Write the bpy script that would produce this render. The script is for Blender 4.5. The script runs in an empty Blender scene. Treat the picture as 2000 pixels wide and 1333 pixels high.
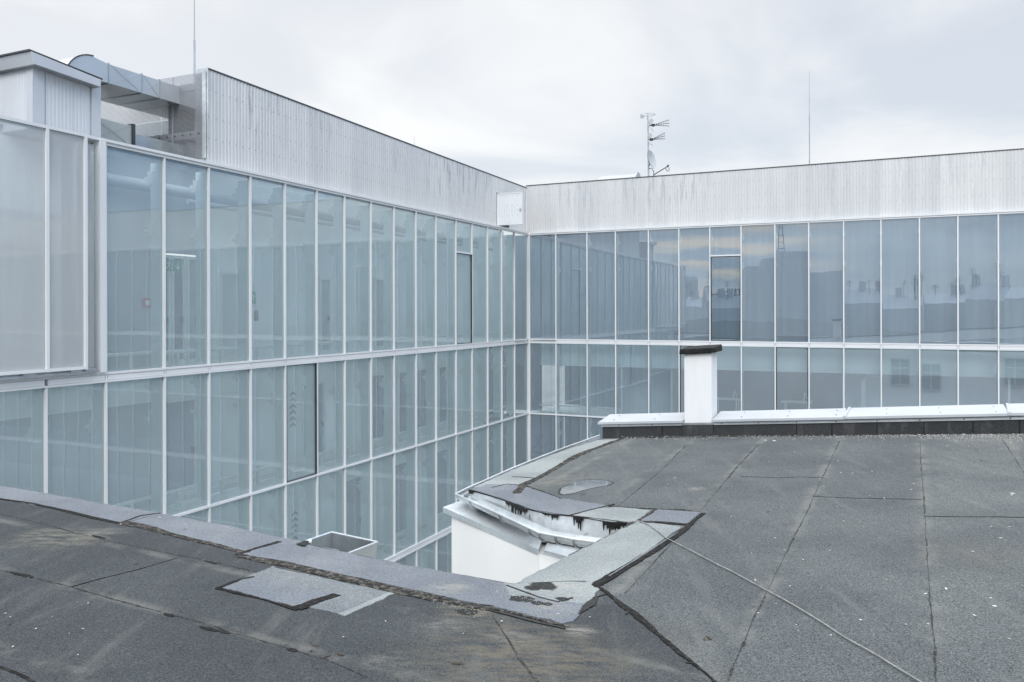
import bpy, bmesh, math, random
from mathutils import Vector, Matrix
random.seed(7)
sc = bpy.context.scene
COL = sc.collection

# ------------------------------------------------------------------ camera
F, PX, PY, ROLL = 1578.6, 1000.0, 608.7, 0.0024
cam_d = bpy.data.cameras.new('camera'); cam = bpy.data.objects.new('camera', cam_d); COL.objects.link(cam)
cam_d.sensor_width = 36; cam_d.lens = F / 2000 * 36
cam_d.shift_y = -(666.5 - PY) / 2000
cam_d.clip_start = 0.05; cam_d.clip_end = 6000
cam.matrix_world = Matrix.Rotation(math.pi / 2, 4, 'X') @ Matrix.Rotation(-ROLL, 4, 'Z')
sc.camera = cam

# ------------------------------------------------------------------ world, sun, exposure
SUN_EL, SUN_AZ = math.radians(36), math.radians(184)      # azimuth clockwise from +Y
w = bpy.data.worlds.new('World'); sc.world = w; w.use_nodes = True
nt = w.node_tree; N = nt.nodes; L = nt.links
for n in list(N): N.remove(n)
def nd(t, **k):
    n = N.new(t)
    for a, b in k.items(): setattr(n, a, b)
    return n
def mth(op, a, b=None, c=None, clamp=False):
    n = N.new('ShaderNodeMath'); n.operation = op; n.use_clamp = clamp
    for i, v in enumerate((a, b, c)):
        if v is None: continue
        if isinstance(v, (int, float)): n.inputs[i].default_value = v
        else: L.new(v, n.inputs[i])
    return n.outputs[0]
def sstep(v, lo, hi):
    n = N.new('ShaderNodeMapRange'); n.interpolation_type = 'SMOOTHSTEP'
    L.new(v, n.inputs[0]); n.inputs[1].default_value = lo; n.inputs[2].default_value = hi
    return n.outputs[0]
def mixc(f, a, b, mode='MIX'):
    n = N.new('ShaderNodeMix'); n.data_type = 'RGBA'; n.blend_type = mode
    for s, v in ((n.inputs[0], f), (n.inputs[6], a), (n.inputs[7], b)):
        if isinstance(v, (int, float)): s.default_value = v
        elif isinstance(v, tuple): s.default_value = v + (1,)
        else: L.new(v, s)
    return n.outputs[2]
sky = nd('ShaderNodeTexSky', sky_type='NISHITA', sun_disc=False)
sky.sun_elevation = SUN_EL; sky.sun_rotation = SUN_AZ
tc = nd('ShaderNodeTexCoord'); sep = nd('ShaderNodeSeparateXYZ'); L.new(tc.outputs['Generated'], sep.inputs[0])
X, Y, Z = sep.outputs
zc = mth('MAXIMUM', Z, 0.0)
den = mth('ADD', zc, 0.14)
cmb = nd('ShaderNodeCombineXYZ'); L.new(mth('DIVIDE', X, den), cmb.inputs[0]); L.new(mth('DIVIDE', Y, den), cmb.inputs[1])
n1 = nd('ShaderNodeTexNoise'); L.new(cmb.outputs[0], n1.inputs[0]); n1.inputs['Scale'].default_value = 0.75; n1.inputs['Detail'].default_value = 6; n1.inputs['Roughness'].default_value = 0.52; n1.inputs['Distortion'].default_value = 0.5
n2 = nd('ShaderNodeTexNoise'); L.new(cmb.outputs[0], n2.inputs[0]); n2.inputs['Scale'].default_value = 0.33; n2.inputs['Detail'].default_value = 3
cl = sstep(mth('ADD', mth('MULTIPLY', n1.outputs[0], 0.6), mth('MULTIPLY', n2.outputs[0], 0.55)), 0.50, 0.64)
leftw = sstep(X, 0.35, -0.5)                                     # brighter to the left
cl2 = mth('ADD', mth('MULTIPLY', cl, 0.75), mth('MULTIPLY', leftw, 0.45), clamp=True)
cloud = mixc(cl2, (5.75, 6.08, 6.6), (8.4, 8.35, 8.2))
cloud = mixc(mth('MULTIPLY', sstep(X, 0.60, 0.84), .95), cloud, mixc(cl, (2.6, 3.9, 6.0), (3.9, 5.1, 6.9)))   # clearer, bluer sky to the right of the view
back = sstep(Y, 0.25, -0.45)                                     # sky behind the camera: bluer, darker, with warm bands low down
n3 = nd('ShaderNodeTexNoise'); mp = nd('ShaderNodeMapping'); L.new(tc.outputs['Generated'], mp.inputs[0]); mp.inputs['Scale'].default_value = (2.2, 2.2, 26)
L.new(mp.outputs[0], n3.inputs[0]); n3.inputs['Scale'].default_value = 1.6; n3.inputs['Detail'].default_value = 4
band = mth('MULTIPLY', mth('MULTIPLY', sstep(X, -.40, -.56), sstep(n3.outputs[0], 0.42, 0.58)), mth('MULTIPLY', sstep(Z, 0.0, 0.03), sstep(Z, 0.17, 0.06)))
bcol = mixc(cl, (4.0, 4.8, 5.9), (5.6, 6.3, 7.2))
bcol = mixc(band, bcol, (11.5, 9.0, 6.8))
cloud = mixc(back, cloud, bcol)
zen = mth('ADD', 1.0, mth('MULTIPLY', sstep(Z, 0.36, 0.8), 1.9))  # overcast sky is brightest overhead
cloud = mixc(1.0, cloud, zen, 'MULTIPLY')
skyc = mixc(0.88, sky.outputs[0], cloud)
bg = nd('ShaderNodeBackground'); bg.inputs[1].default_value = 0.1; L.new(skyc, bg.inputs[0])
wo = nd('ShaderNodeOutputWorld'); L.new(bg.outputs[0], wo.inputs[0])

sd = bpy.data.lights.new('sun', 'SUN'); sd.energy = 1.5; sd.angle = math.radians(32); sd.color = (1, 0.975, 0.94)
so = bpy.data.objects.new('sun', sd); COL.objects.link(so)
sdir = Vector((math.sin(SUN_AZ) * math.cos(SUN_EL), math.cos(SUN_AZ) * math.cos(SUN_EL), math.sin(SUN_EL)))
so.rotation_euler = sdir.to_track_quat('Z', 'Y').to_euler(); so.location = (0, 0, 60)
vs = sc.view_settings; vs.view_transform = 'Standard'; vs.look = 'None'; vs.exposure = 0.35; vs.gamma = 1
sc.cycles.max_bounces = 12; sc.cycles.transparent_max_bounces = 24; sc.cycles.glossy_bounces = 5; sc.cycles.diffuse_bounces = 4
sc.cycles.caustics_reflective = False; sc.cycles.caustics_refractive = False

# ------------------------------------------------------------------ geometry of the place
def ray(x, y):
    dx = (x - PX) / F; dy = (y - PY) / F
    return Vector((dx - ROLL * dy, 1, -(dy + ROLL * dx)))
def hitn(n, d, x, y):
    r = ray(x, y); return r * (d / n.dot(r))
RPn, RPd = Vector((-0.07579479, 0.00972394, 0.99707602)), -1.8601834      # right roof slope
LPn, LPd = Vector((0.04922352, 0.04514888, 0.99776682)), -1.5949829      # left roof slope
def RP(x, y, up=0.0): return hitn(RPn, RPd + up, x, y)
def LP(x, y, up=0.0): return hitn(LPn, LPd + up, x, y)
def HZ(x, y, z): return hitn(Vector((0, 0, 1)), z, x, y)
U = Vector((.4154, .9096, 0)); V = Vector((.9096, -.4154, 0)); UP = Vector((0, 0, 1)); C0 = Vector((.68922, 34, 0))
GZ = -14.0
def LW(t, o, z): return C0 + U * t + V * o + UP * z       # left glass wing: t along, o outward
def RW(s, o, z): return C0 + V * s - U * o + UP * z       # right glass wing
def hitL(x, y, o=0.0):
    return hitn(V, V.dot(C0 + V * o), x, y)
def hitR(x, y, o=0.0):
    return hitn(U, U.dot(C0 - U * o), x, y)
def hitP(x, y, t):
    return hitn(U, U.dot(C0 + U * t), x, y)
def tz(p): q = p - C0; return q.dot(U), q.dot(V), p.z
def sz(p): q = p - C0; return q.dot(V), -q.dot(U), p.z
def mirrorR(x, y, dist):                                  # where something seen in the right glass really stands
    p = hitR(x, y); d = p.normalized(); r = d - U * (2 * d.dot(U)); return p + r * dist

# ------------------------------------------------------------------ mesh builder
class MB:
    def __init__(s): s.v = []; s.f = []; s.m = []
    def face(s, pts, m=0):
        i = len(s.v); s.v += [Vector(p) for p in pts]; s.f.append(list(range(i, i + len(pts)))); s.m.append(m)
    def hexa(s, p, m=0, mf=None):
        # p: 8 points (bottom 4, top 4); mf: material index by face (bottom, top, 4 sides)
        i = len(s.v); s.v += [Vector(q) for q in p]
        fs = [(3, 2, 1, 0), (4, 5, 6, 7), (0, 1, 5, 4), (1, 2, 6, 5), (2, 3, 7, 6), (3, 0, 4, 7)]
        for k, f in enumerate(fs):
            s.f.append([i + a for a in f]); s.m.append(mf[k] if mf else m)
    def box(s, fn, x0, x1, y0, y1, z0, z1, m=0, mf=None):
        s.hexa([fn(x0, y0, z0), fn(x1, y0, z0), fn(x1, y1, z0), fn(x0, y1, z0), fn(x0, y0, z1), fn(x1, y0, z1), fn(x1, y1, z1), fn(x0, y1, z1)], m, mf)
    def prism(s, top, vec, m=0, mside=None):
        # closed solid: top polygon and its copy moved by vec
        n = len(top); i = len(s.v); vec = Vector(vec)
        s.v += [Vector(p) for p in top] + [Vector(p) + vec for p in top]
        s.f.append(list(range(i, i + n))); s.m.append(m)
        s.f.append([i + n + k for k in reversed(range(n))]); s.m.append(m if mside is None else mside)
        for k in range(n):
            j = (k + 1) % n; s.f.append([i + k, i + n + k, i + n + j, i + j]); s.m.append(m if mside is None else mside)
    def tube(s, pts, r, n=8, m=0, cap=True):
        pts = [Vector(p) for p in pts]; i0 = len(s.v); a = None
        for k, p in enumerate(pts):
            t = (pts[min(k + 1, len(pts) - 1)] - pts[max(k - 1, 0)]).normalized()
            if a is None:
                a = t.cross(UP) if abs(t.z) < .9 else t.cross(Vector((1, 0, 0)))
            a = (a - t * a.dot(t)).normalized(); b = t.cross(a)
            rr = r[k] if isinstance(r, (list, tuple)) else r
            for q in range(n):
                an = 2 * math.pi * q / n; s.v.append(p + (a * math.cos(an) + b * math.sin(an)) * rr)
        for k in range(len(pts) - 1):
            for q in range(n):
                q2 = (q + 1) % n
                s.f.append([i0 + k * n + q, i0 + k * n + q2, i0 + (k + 1) * n + q2, i0 + (k + 1) * n + q]); s.m.append(m)
        if cap:
            s.f.append([i0 + q for q in reversed(range(n))]); s.m.append(m)
            s.f.append([i0 + (len(pts) - 1) * n + q for q in range(n)]); s.m.append(m)
    def build(s, name, mats, parent=None, smooth=False, bevel=0.0, recalc=True, org=None):
        me = bpy.data.meshes.new(name); ob = bpy.data.objects.new(name, me); COL.objects.link(ob)
        o = Vector((0, 0, 0))
        if parent:
            q = parent
            while q: o += q.location; q = q.parent
            ob.parent = parent
        elif org is not None:
            o = Vector(org); ob.location = o
        me.from_pydata([tuple(p - o) for p in s.v], [], s.f)
        for mt in (mats if isinstance(mats, (list, tuple)) else [mats]): me.materials.append(mt)
        for p, mi in zip(me.polygons, s.m): p.material_index = mi; p.use_smooth = smooth
        bm = bmesh.new(); bm.from_mesh(me)
        if recalc: bmesh.ops.recalc_face_normals(bm, faces=bm.faces)
        bm.to_mesh(me); bm.free()
        if smooth:
            try: me.set_sharp_from_angle(angle=math.radians(40))
            except Exception: pass
        if bevel:
            b = ob.modifiers.new('bevel', 'BEVEL'); b.width = bevel; b.segments = 2; b.limit_method = 'ANGLE'
        return ob
def tag(o, label=None, cat=None, group=None, kind=None):
    for k, v in (('label', label), ('category', cat), ('group', group), ('kind', kind)):
        if v: o[k] = v
    return o
def empty(name, loc, label, cat, group=None):
    o = bpy.data.objects.new(name, None); COL.objects.link(o); o.location = loc; o.empty_display_size = .3
    return tag(o, label, cat, group)

# ------------------------------------------------------------------ materials
def mat(name):
    global nt, N, L
    m = bpy.data.materials.new(name); m.use_nodes = True; nt = m.node_tree; N = nt.nodes; L = nt.links
    b = N['Principled BSDF']; return m, b
def coord(scale=(1, 1, 1), rot=0.0):
    t = N.new('ShaderNodeNewGeometry'); mp = N.new('ShaderNodeMapping'); L.new(t.outputs['Position'], mp.inputs[0])
    mp.inputs['Scale'].default_value = scale; mp.inputs['Rotation'].default_value = (0, 0, rot)
    return mp.outputs[0]
def noise(co, scale, detail=3, rough=.5):
    n = N.new('ShaderNodeTexNoise'); L.new(co, n.inputs[0]); n.inputs['Scale'].default_value = scale
    n.inputs['Detail'].default_value = detail; n.inputs['Roughness'].default_value = rough; return n.outputs[0]
def bump(b, h, strength, dist):
    n = N.new('ShaderNodeBump'); n.inputs['Strength'].default_value = strength; n.inputs['Distance'].default_value = dist
    L.new(h, n.inputs['Height']); L.new(n.outputs[0], b.inputs['Normal'])
def simple(name, col, rough=.5, metal=0.0, var=.12, scale=3.0, bmp=0.0, stretch=(1, 1, 1)):
    m, b = mat(name); co = coord(stretch); n = noise(co, scale, 4)
    f = sstep(n, .3, .7)
    c = mixc(f, tuple(x * (1 - var) for x in col), tuple(min(1, x * (1 + var)) for x in col))
    L.new(c, b.inputs['Base Color']); b.inputs['Roughness'].default_value = rough; b.inputs['Metallic'].default_value = metal
    if bmp: bump(b, noise(co, scale * 14, 3), bmp, .004)
    return m

M = {}
def felt(name, col, dark=.5, brown=.0, stains=(), sheets=None):
    m, b = mat(name); co = coord()
    g = noise(co, 135, 2, .6); g2 = noise(co, 62, 2, .7)
    gr = mth('ADD', mth('MULTIPLY', sstep(g, .36, .66), .7), mth('MULTIPLY', sstep(g2, .34, .68), .3))
    lo = tuple(x * dark for x in col); hi = tuple(x * (2 - dark) for x in col)
    c = mixc(gr, lo, hi)
    sp = N.new('ShaderNodeTexVoronoi'); L.new(co, sp.inputs[0]); sp.inputs['Scale'].default_value = 70
    pale = mth('MULTIPLY', sstep(sp.outputs['Distance'], .16, .05), sstep(noise(co, 31, 2), .42, .6))
    c = mixc(mth('MULTIPLY', pale, .5), c, (.5, .5, .48))
    big = sstep(noise(co, 1.1, 5, .6), .34, .68)
    c = mixc(1.0, c, mixc(big, (.84, .85, .86), (1.14, 1.13, 1.11)), 'MULTIPLY')
    st = sstep(noise(coord((2.6, .35, 1), -.46), 2.4, 4, .6), .52, .74)          # run-off streaks along the fall
    c = mixc(mth('MULTIPLY', st, .16), c, (.30, .29, .265))
    if sheets:
        dv, off, wd_ = sheets
        d = N.new('ShaderNodeVectorMath'); d.operation = 'DOT_PRODUCT'; L.new(co, d.inputs[0]); d.inputs[1].default_value = dv
        wn = N.new('ShaderNodeTexWhiteNoise'); wn.noise_dimensions = '1D'; L.new(mth('FLOOR', mth('DIVIDE', mth('SUBTRACT', d.outputs['Value'], off), wd_)), wn.inputs['W'])
        c = mixc(1.0, c, mixc(wn.outputs[0], (.86, .865, .88), (1.12, 1.12, 1.10)), 'MULTIPLY')
        edge = mth('ABSOLUTE', mth('SUBTRACT', mth('FRACT', mth('DIVIDE', mth('SUBTRACT', d.outputs['Value'], off), wd_)), .5))
        c = mixc(mth('MULTIPLY', sstep(edge, .40, .5), mth('MULTIPLY', sstep(noise(co, 2.2, 4, .7), .42, .62), .35)), c, (.24, .23, .20))   # pale dust along the laps
    if brown:
        bm_ = mth('MULTIPLY', sstep(noise(co, .8, 4), .5, .75), brown)
        c = mixc(bm_, c, (.115, .10, .078))
    for (px_, py_, pz_, r, col2, amt) in stains:
        v = N.new('ShaderNodeVectorMath'); v.operation = 'DISTANCE'
        mp = N.new('ShaderNodeMapping'); L.new(co, mp.inputs[0]); L.new(mp.outputs[0], v.inputs[0]); v.inputs[1].default_value = (px_, py_, pz_)
        dn = mth('ADD', v.outputs['Value'], mth('MULTIPLY', mth('SUBTRACT', noise(co, 3.2, 5, .65), .5), r * 1.1))
        c = mixc(mth('MULTIPLY', mth('MULTIPLY', sstep(dn, r * 1.2, r * .1), sstep(noise(coord((1.2, 3.2, 1), -.5), 4.5, 5, .7), .36, .64)), mth('MULTIPLY', amt, mth('ADD', .55, mth('MULTIPLY', gr, .6)))), c, col2)
    for (px_, py_, pz_, r) in BLOTS:                                           # gritty tar blots, part of the surface
        v = N.new('ShaderNodeVectorMath'); v.operation = 'DISTANCE'; L.new(co, v.inputs[0]); v.inputs[1].default_value = (px_, py_, pz_)
        dn = mth('ADD', v.outputs['Value'], mth('MULTIPLY', mth('SUBTRACT', noise(co, 5.5, 6, .7), .5), r * 1.5))
        c = mixc(mth('MULTIPLY', sstep(dn, r, r * .8), mth('SUBTRACT', 1.0, mth('MULTIPLY', sstep(g, .54, .68), .3))), c, (.016, .017, .015))
    L.new(c, b.inputs['Base Color']); b.inputs['Roughness'].default_value = .82
    b.inputs['Specular IOR Level'].default_value = .35
    hb = mth('ADD', mth('MULTIPLY', gr, .25), mth('MULTIPLY', noise(co, 2.3, 3), 1.6))
    bump(b, hb, .55, .012)
    return m
brownc = (.135, .118, .09); sandc = (.42, .39, .33); darkc = (.035, .033, .028)
def lp3(x, y): p = LP(x, y); return (p.x, p.y, p.z)
def rp3(x, y): p = RP(x, y); return (p.x, p.y, p.z)
BLOTS = [lp3(1062, 1146) + (.115,), lp3(1040, 1150) + (.07,), lp3(1018, 1171) + (.085,), lp3(1050, 1180) + (.05,), lp3(1068, 1182) + (.04,), lp3(912, 1195) + (.075,), lp3(1100, 1172) + (.05,)]
DV = (.8967, -.4426, 0); DU = (.4426, .8967, 0)
M['felt_right'] = felt('felt_right', (.108, .117, .117), dark=.30, sheets=(DV, Vector(rp3(1806, 1000)).dot(Vector(DV)), .93), stains=[
    rp3(1150, 1300) + (.75, brownc, 1.0), rp3(1095, 940) + (.5, (.25, .23, .18), .5), rp3(1900, 1080) + (.5, (.13, .11, .09), .55),
    rp3(1250, 1090) + (.16, sandc, .5), rp3(1960, 860) + (.8, (.2, .19, .17), .4), rp3(1360, 955) + (.12, sandc, .5)])
M['felt_left'] = felt('felt_left', (.052, .058, .061), dark=.28, sheets=(DU, Vector(lp3(140, 1147)).dot(Vector(DU)), .80), stains=[
    lp3(1020, 1280) + (.7, brownc, 1.1), lp3(930, 1195) + (.25, (.17, .15, .11), .8), lp3(120, 1050) + (.4, (.3, .27, .2), .55),
    lp3(860, 1225) + (.16, sandc, .25), lp3(750, 1290) + (.14, sandc, .22), lp3(990, 1245) + (.16, sandc, .25), lp3(200, 1040) + (.22, sandc, .25), lp3(1130, 1232) + (.12, sandc, .5)])
M['felt_blue'] = felt('felt_blue', (.172, .186, .205), dark=.6, stains=[lp3(1075, 1190) + (.2, (.36, .34, .28), .5), lp3(880, 1150) + (.2, (.38, .36, .3), .6)])
M['felt_light'] = felt('felt_light', (.265, .285, .28), dark=.66, stains=[rp3(1080, 1160) + (.25, (.42, .39, .32), .6), rp3(1150, 1010) + (.2, (.42, .41, .36), .4)])
M['felt_patch'] = felt('felt_patch', (.17, .182, .19), dark=.5)
M['felt_skirt'] = felt('felt_skirt', (.048, .05, .052), dark=.55)
def tarmat(name, lo, hi, rough):
    m, b = mat(name); co = coord(); n = sstep(noise(co, 26, 6, .75), .46, .64)
    c = mixc(n, lo, hi); L.new(c, b.inputs['Base Color']); b.inputs['Roughness'].default_value = rough; b.inputs['Specular IOR Level'].default_value = .2
    bump(b, noise(co, 60, 4), .3, .003); return m
M['tar'] = tarmat('tar', (.009, .0088, .0085), (.04, .037, .033), .85)
M['tar_old'] = tarmat('tar_old', (.02, .0185, .017), (.15, .138, .12), .85)
M['tar_black'] = tarmat('tar_black', (.012, .012, .012), (.03, .029, .027), .4)
M['seam'] = tarmat('seam', (.03, .03, .03), (.12, .112, .1), .8)
def grittar(name):
    m, b = mat(name); co = coord()
    v = sstep(noise(co, 85, 3, .8), .58, .68)
    L.new(mixc(v, (.012, .013, .012), (.10, .098, .08)), b.inputs['Base Color']); b.inputs['Roughness'].default_value = .85; b.inputs['Specular IOR Level'].default_value = .15
    bump(b, v, .5, .005); return m
M['tar_grit'] = grittar('tar_grit')
M['render'] = simple('render', (.87, .865, .84), .9, 0, .02, 1.0, .35, (2, 2, .7))
M['chimney_render'] = simple('chimney_render', (.78, .78, .77), .9, 0, .03, 1.6, .4, (4, 4, .8))
M['white_metal'] = simple('white_metal', (.54, .555, .575), .32, .2, .05, 2.5)
M['frame'] = simple('frame', (.72, .73, .74), .35, 0, .03, .8)
M['frame_dark'] = simple('frame_dark', (.05, .055, .06), .4, .3)
M['doorway_shade'] = simple('doorway_shade', (.03, .033, .036), .6)
M['black_cap'] = tarmat('black_cap', (.010, .010, .010), (.032, .031, .03), .7)
def galv(name, col, rough, metal=.9):
    m, b = mat(name); co = coord()
    v = N.new('ShaderNodeTexVoronoi'); L.new(co, v.inputs[0]); v.inputs['Scale'].default_value = 28
    n = mth('ADD', mth('MULTIPLY', v.outputs['Color'], .12), mth('MULTIPLY', noise(co, 2.2, 5, .6), .88))
    f = sstep(n, .25, .75)
    L.new(mixc(f, tuple(x * .78 for x in col), tuple(min(1, x * 1.12) for x in col)), b.inputs['Base Color'])
    L.new(mth('ADD', rough, mth('MULTIPLY', f, .12)), b.inputs['Roughness']); b.inputs['Metallic'].default_value = metal
    bump(b, noise(co, 1.7, 2), .12, .03); return m
M['galv'] = galv('galv', (.52, .55, .56), .30)
M['galv_bright'] = galv('galv_bright', (.80, .83, .835), .30, .6)
M['galv_zinc'] = galv('galv_zinc', (.74, .78, .79), .36, .5)
M['duct'] = simple('duct', (.56, .58, .60), .3, .55, .07, 1.1, .08)
M['duct_grey'] = simple('duct_grey', (.44, .46, .445), .4, .3, .06, 1.5)
M['steel'] = simple('steel', (.55, .57, .6), .35, .8)
M['dark_steel'] = simple('dark_steel', (.05, .055, .06), .5, .2)
M['shed'] = simple('shed', (.60, .615, .64), .42, .15, .04, 1.2, 0, (9, 9, .15))
M['shed_trim'] = simple('shed_trim', (.54, .56, .595), .4, .15, .05, 1.0)
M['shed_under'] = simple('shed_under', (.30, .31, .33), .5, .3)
def cladding(name, dirv):
    m, b = mat(name)
    g = N.new('ShaderNodeNewGeometry')
    d = N.new('ShaderNodeVectorMath'); d.operation = 'DOT_PRODUCT'; L.new(g.outputs['Position'], d.inputs[0]); d.inputs[1].default_value = dirv
    s = N.new('ShaderNodeSeparateXYZ'); L.new(g.outputs['Position'], s.inputs[0])
    def vec(a, kz, off=0):
        c = N.new('ShaderNodeCombineXYZ'); L.new(mth('MULTIPLY', d.outputs['Value'], a), c.inputs[0]); L.new(mth('MULTIPLY', s.outputs[2], kz), c.inputs[1]); c.inputs[2].default_value = off; return c.outputs[0]
    runs = mth('MULTIPLY', sstep(noise(vec(5.0, .33), 1.6, 4, .75), .51, .60), sstep(noise(vec(.25, .1, 3), 1.5, 3), .40, .62))
    low = sstep(s.outputs[2], 3.4, 5.0)
    runs = mth('MULTIPLY', runs, mth('ADD', .25, mth('MULTIPLY', low, .75)))
    soft = sstep(noise(vec(1.4, .12, 7), 2.0, 4, .6), .35, .65)
    blot = sstep(noise(vec(2.5, 2.5, 11), 1.7, 5, .7), .64, .74)
    c = mixc(soft, (.625, .622, .618), (.665, .662, .658))
    # tiny per-sheet tone
    fl = mth('FLOOR', mth('MULTIPLY', d.outputs['Value'], 1.06)); wn = N.new('ShaderNodeTexWhiteNoise'); wn.noise_dimensions = '1D'; L.new(fl, wn.inputs['W'])
    c = mixc(1.0, c, mixc(wn.outputs[0], (.93, .935, .945), (1.03, 1.03, 1.025)), 'MULTIPLY')
    c = mixc(mth('MULTIPLY', runs,   .80 if 'left' in name else .45), c, (.29, .315, .36))
    c = mixc(mth('MULTIPLY', blot, .18), c, (.45, .48, .52))
    L.new(c, b.inputs['Base Color']); b.inputs['Metallic'].default_value = .14
    L.new(mth('ADD', .28, mth('MULTIPLY', soft, .1)), b.inputs['Roughness'])
    return m
M['clad_left'] = cladding('clad_left', tuple(U)); M['clad_right'] = cladding('clad_right', tuple(V))
M['coping'] = simple('coping', (.07, .075, .08), .5, .3)
M['rivet'] = simple('rivet', (.30, .32, .34), .5, .5)

def glassmat(name, refl, frit, tint, fritcol, gcol=(.76, .89, 1.0)):
    m, b = mat(name); N.remove(b)
    out = [n for n in N if n.type == 'OUTPUT_MATERIAL'][0]
    tr = N.new('ShaderNodeBsdfTransparent'); tr.inputs[0].default_value = tint + (1,)
    gl = N.new('ShaderNodeBsdfGlossy'); gl.inputs['Roughness'].default_value = .0; gl.inputs[0].default_value = gcol + (1,)
    df = N.new('ShaderNodeBsdfDiffuse'); co = coord((1, 1, 1))
    f = sstep(noise(coord((3, 3, .3)), 1.4, 4, .6), .25, .75)          # fine vertical dirt
    L.new(mixc(f, tuple(x * .98 for x in fritcol), fritcol), df.inputs[0])
    bp = N.new('ShaderNodeBump'); bp.inputs['Strength'].default_value = .05; bp.inputs['Distance'].default_value = .02
    L.new(noise(co, .9, 2), bp.inputs['Height']); L.new(bp.outputs[0], gl.inputs['Normal'])
    lw = N.new('ShaderNodeLayerWeight'); lw.inputs[0].default_value = .25
    fr = mth('ADD', refl, mth('MULTIPLY', lw.outputs['Fresnel'], .75), clamp=True)
    m1 = N.new('ShaderNodeMixShader'); L.new(fr, m1.inputs[0]); L.new(tr.outputs[0], m1.inputs[1]); L.new(gl.outputs[0], m1.inputs[2])
    m2 = N.new('ShaderNodeMixShader'); L.new(mth('MULTIPLY', frit, mth('ADD', .97, mth('MULTIPLY', f, .06))), m2.inputs[0]); L.new(m1.outputs[0], m2.inputs[1]); L.new(df.outputs[0], m2.inputs[2])
    L.new(m2.outputs[0], out.inputs[0]); return m
M['glass_left'] = glassmat('glass_left', .20, .21, (.96, 1.0, 1.0), (.84, .95, .97))
M['glass_right'] = glassmat('glass_right', .32, .17, (.85, .93, .97), (.62, .71, .80), (.80, .90, .98))
M['glass_vent'] = glassmat('glass_vent', .30, .06, (.68, .80, .86), (.55, .62, .7))
M['glass_far'] = glassmat('glass_far', .5, .15, (.2, .25, .3), (.3, .36, .42))
def clear(name, tint):
    m, b = mat(name); N.remove(b); out = [n for n in N if n.type == 'OUTPUT_MATERIAL'][0]
    tr = N.new('ShaderNodeBsdfTransparent'); tr.inputs[0].default_value = tint + (1,); L.new(tr.outputs[0], out.inputs[0]); return m
M['glass_back'] = clear('glass_back', (.96, .99, .985))
M['glass_edge'] = simple('glass_edge', (.25, .38, .36), .3)
M['pale_sky_glass'] = glassmat('pale_sky_glass', .13, .52, (.80, .83, .85), (.70, .71, .72), (.9, .9, .9))  # pale diffuse share stands in for a bright sky reflection
M['fin'] = glassmat('fin', .05, .5, (.8, .92, .9), (.66, .80, .79))
def finm():
    m = simple('fin_glass', (.78, .91, .90), .3, 0, .05, 2); return m
M['fin'] = finm()
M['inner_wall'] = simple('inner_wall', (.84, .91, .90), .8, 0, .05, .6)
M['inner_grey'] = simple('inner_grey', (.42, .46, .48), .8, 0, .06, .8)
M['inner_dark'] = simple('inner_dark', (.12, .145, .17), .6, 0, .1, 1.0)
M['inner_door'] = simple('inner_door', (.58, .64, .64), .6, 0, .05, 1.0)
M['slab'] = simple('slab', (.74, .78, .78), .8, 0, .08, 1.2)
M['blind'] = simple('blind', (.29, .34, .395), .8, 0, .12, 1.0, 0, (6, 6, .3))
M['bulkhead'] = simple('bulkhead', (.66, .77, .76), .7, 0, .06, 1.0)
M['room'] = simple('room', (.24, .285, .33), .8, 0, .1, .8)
M['room_light'] = simple('room_light', (.56, .62, .64), .8, 0, .06, .8)
M['pipe_white'] = simple('pipe_white', (.78, .83, .82), .4, 0, .03, 2)
M['sign_green'] = simple('sign_green', (.06, .26, .16), .5)
M['sign_white'] = simple('sign_white', (.8, .82, .8), .5)
M['alarm_red'] = simple('alarm_red', (.45, .03, .03), .5)
M['graphic'] = simple('graphic', (.17, .20, .22), .8)
M['ground'] = simple('ground', (.22, .215, .2), .9, 0, .2, .2)
M['pebble'] = simple('pebble', (.5, .485, .45), .8, 0, .15, 60)
M['leaf'] = simple('leaf', (.06, .04, .025), .8, 0, .3, 60)
M['leaf_tan'] = simple('leaf_tan', (.3, .26, .2), .8, 0, .3, 60)
M['cable'] = simple('cable', (.28, .275, .26), .55, 0, .25, 14)
M['dish'] = simple('dish', (.5, .52, .53), .4, .1)
M['blackplastic'] = simple('blackplastic', (.03, .03, .035), .5)
def puddlem():
    m, b = mat('puddle'); co = coord(); n = sstep(noise(co, 9, 4, .6), .35, .7)
    L.new(mixc(n, (.10, .11, .115), (.20, .21, .22)), b.inputs['Base Color']); b.inputs['Roughness'].default_value = .06
    b.inputs['Specular IOR Level'].default_value = .9; b.inputs['Coat Weight'].default_value = .6; b.inputs['Coat Roughness'].default_value = .03; return m
M['puddle'] = puddlem()
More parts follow.
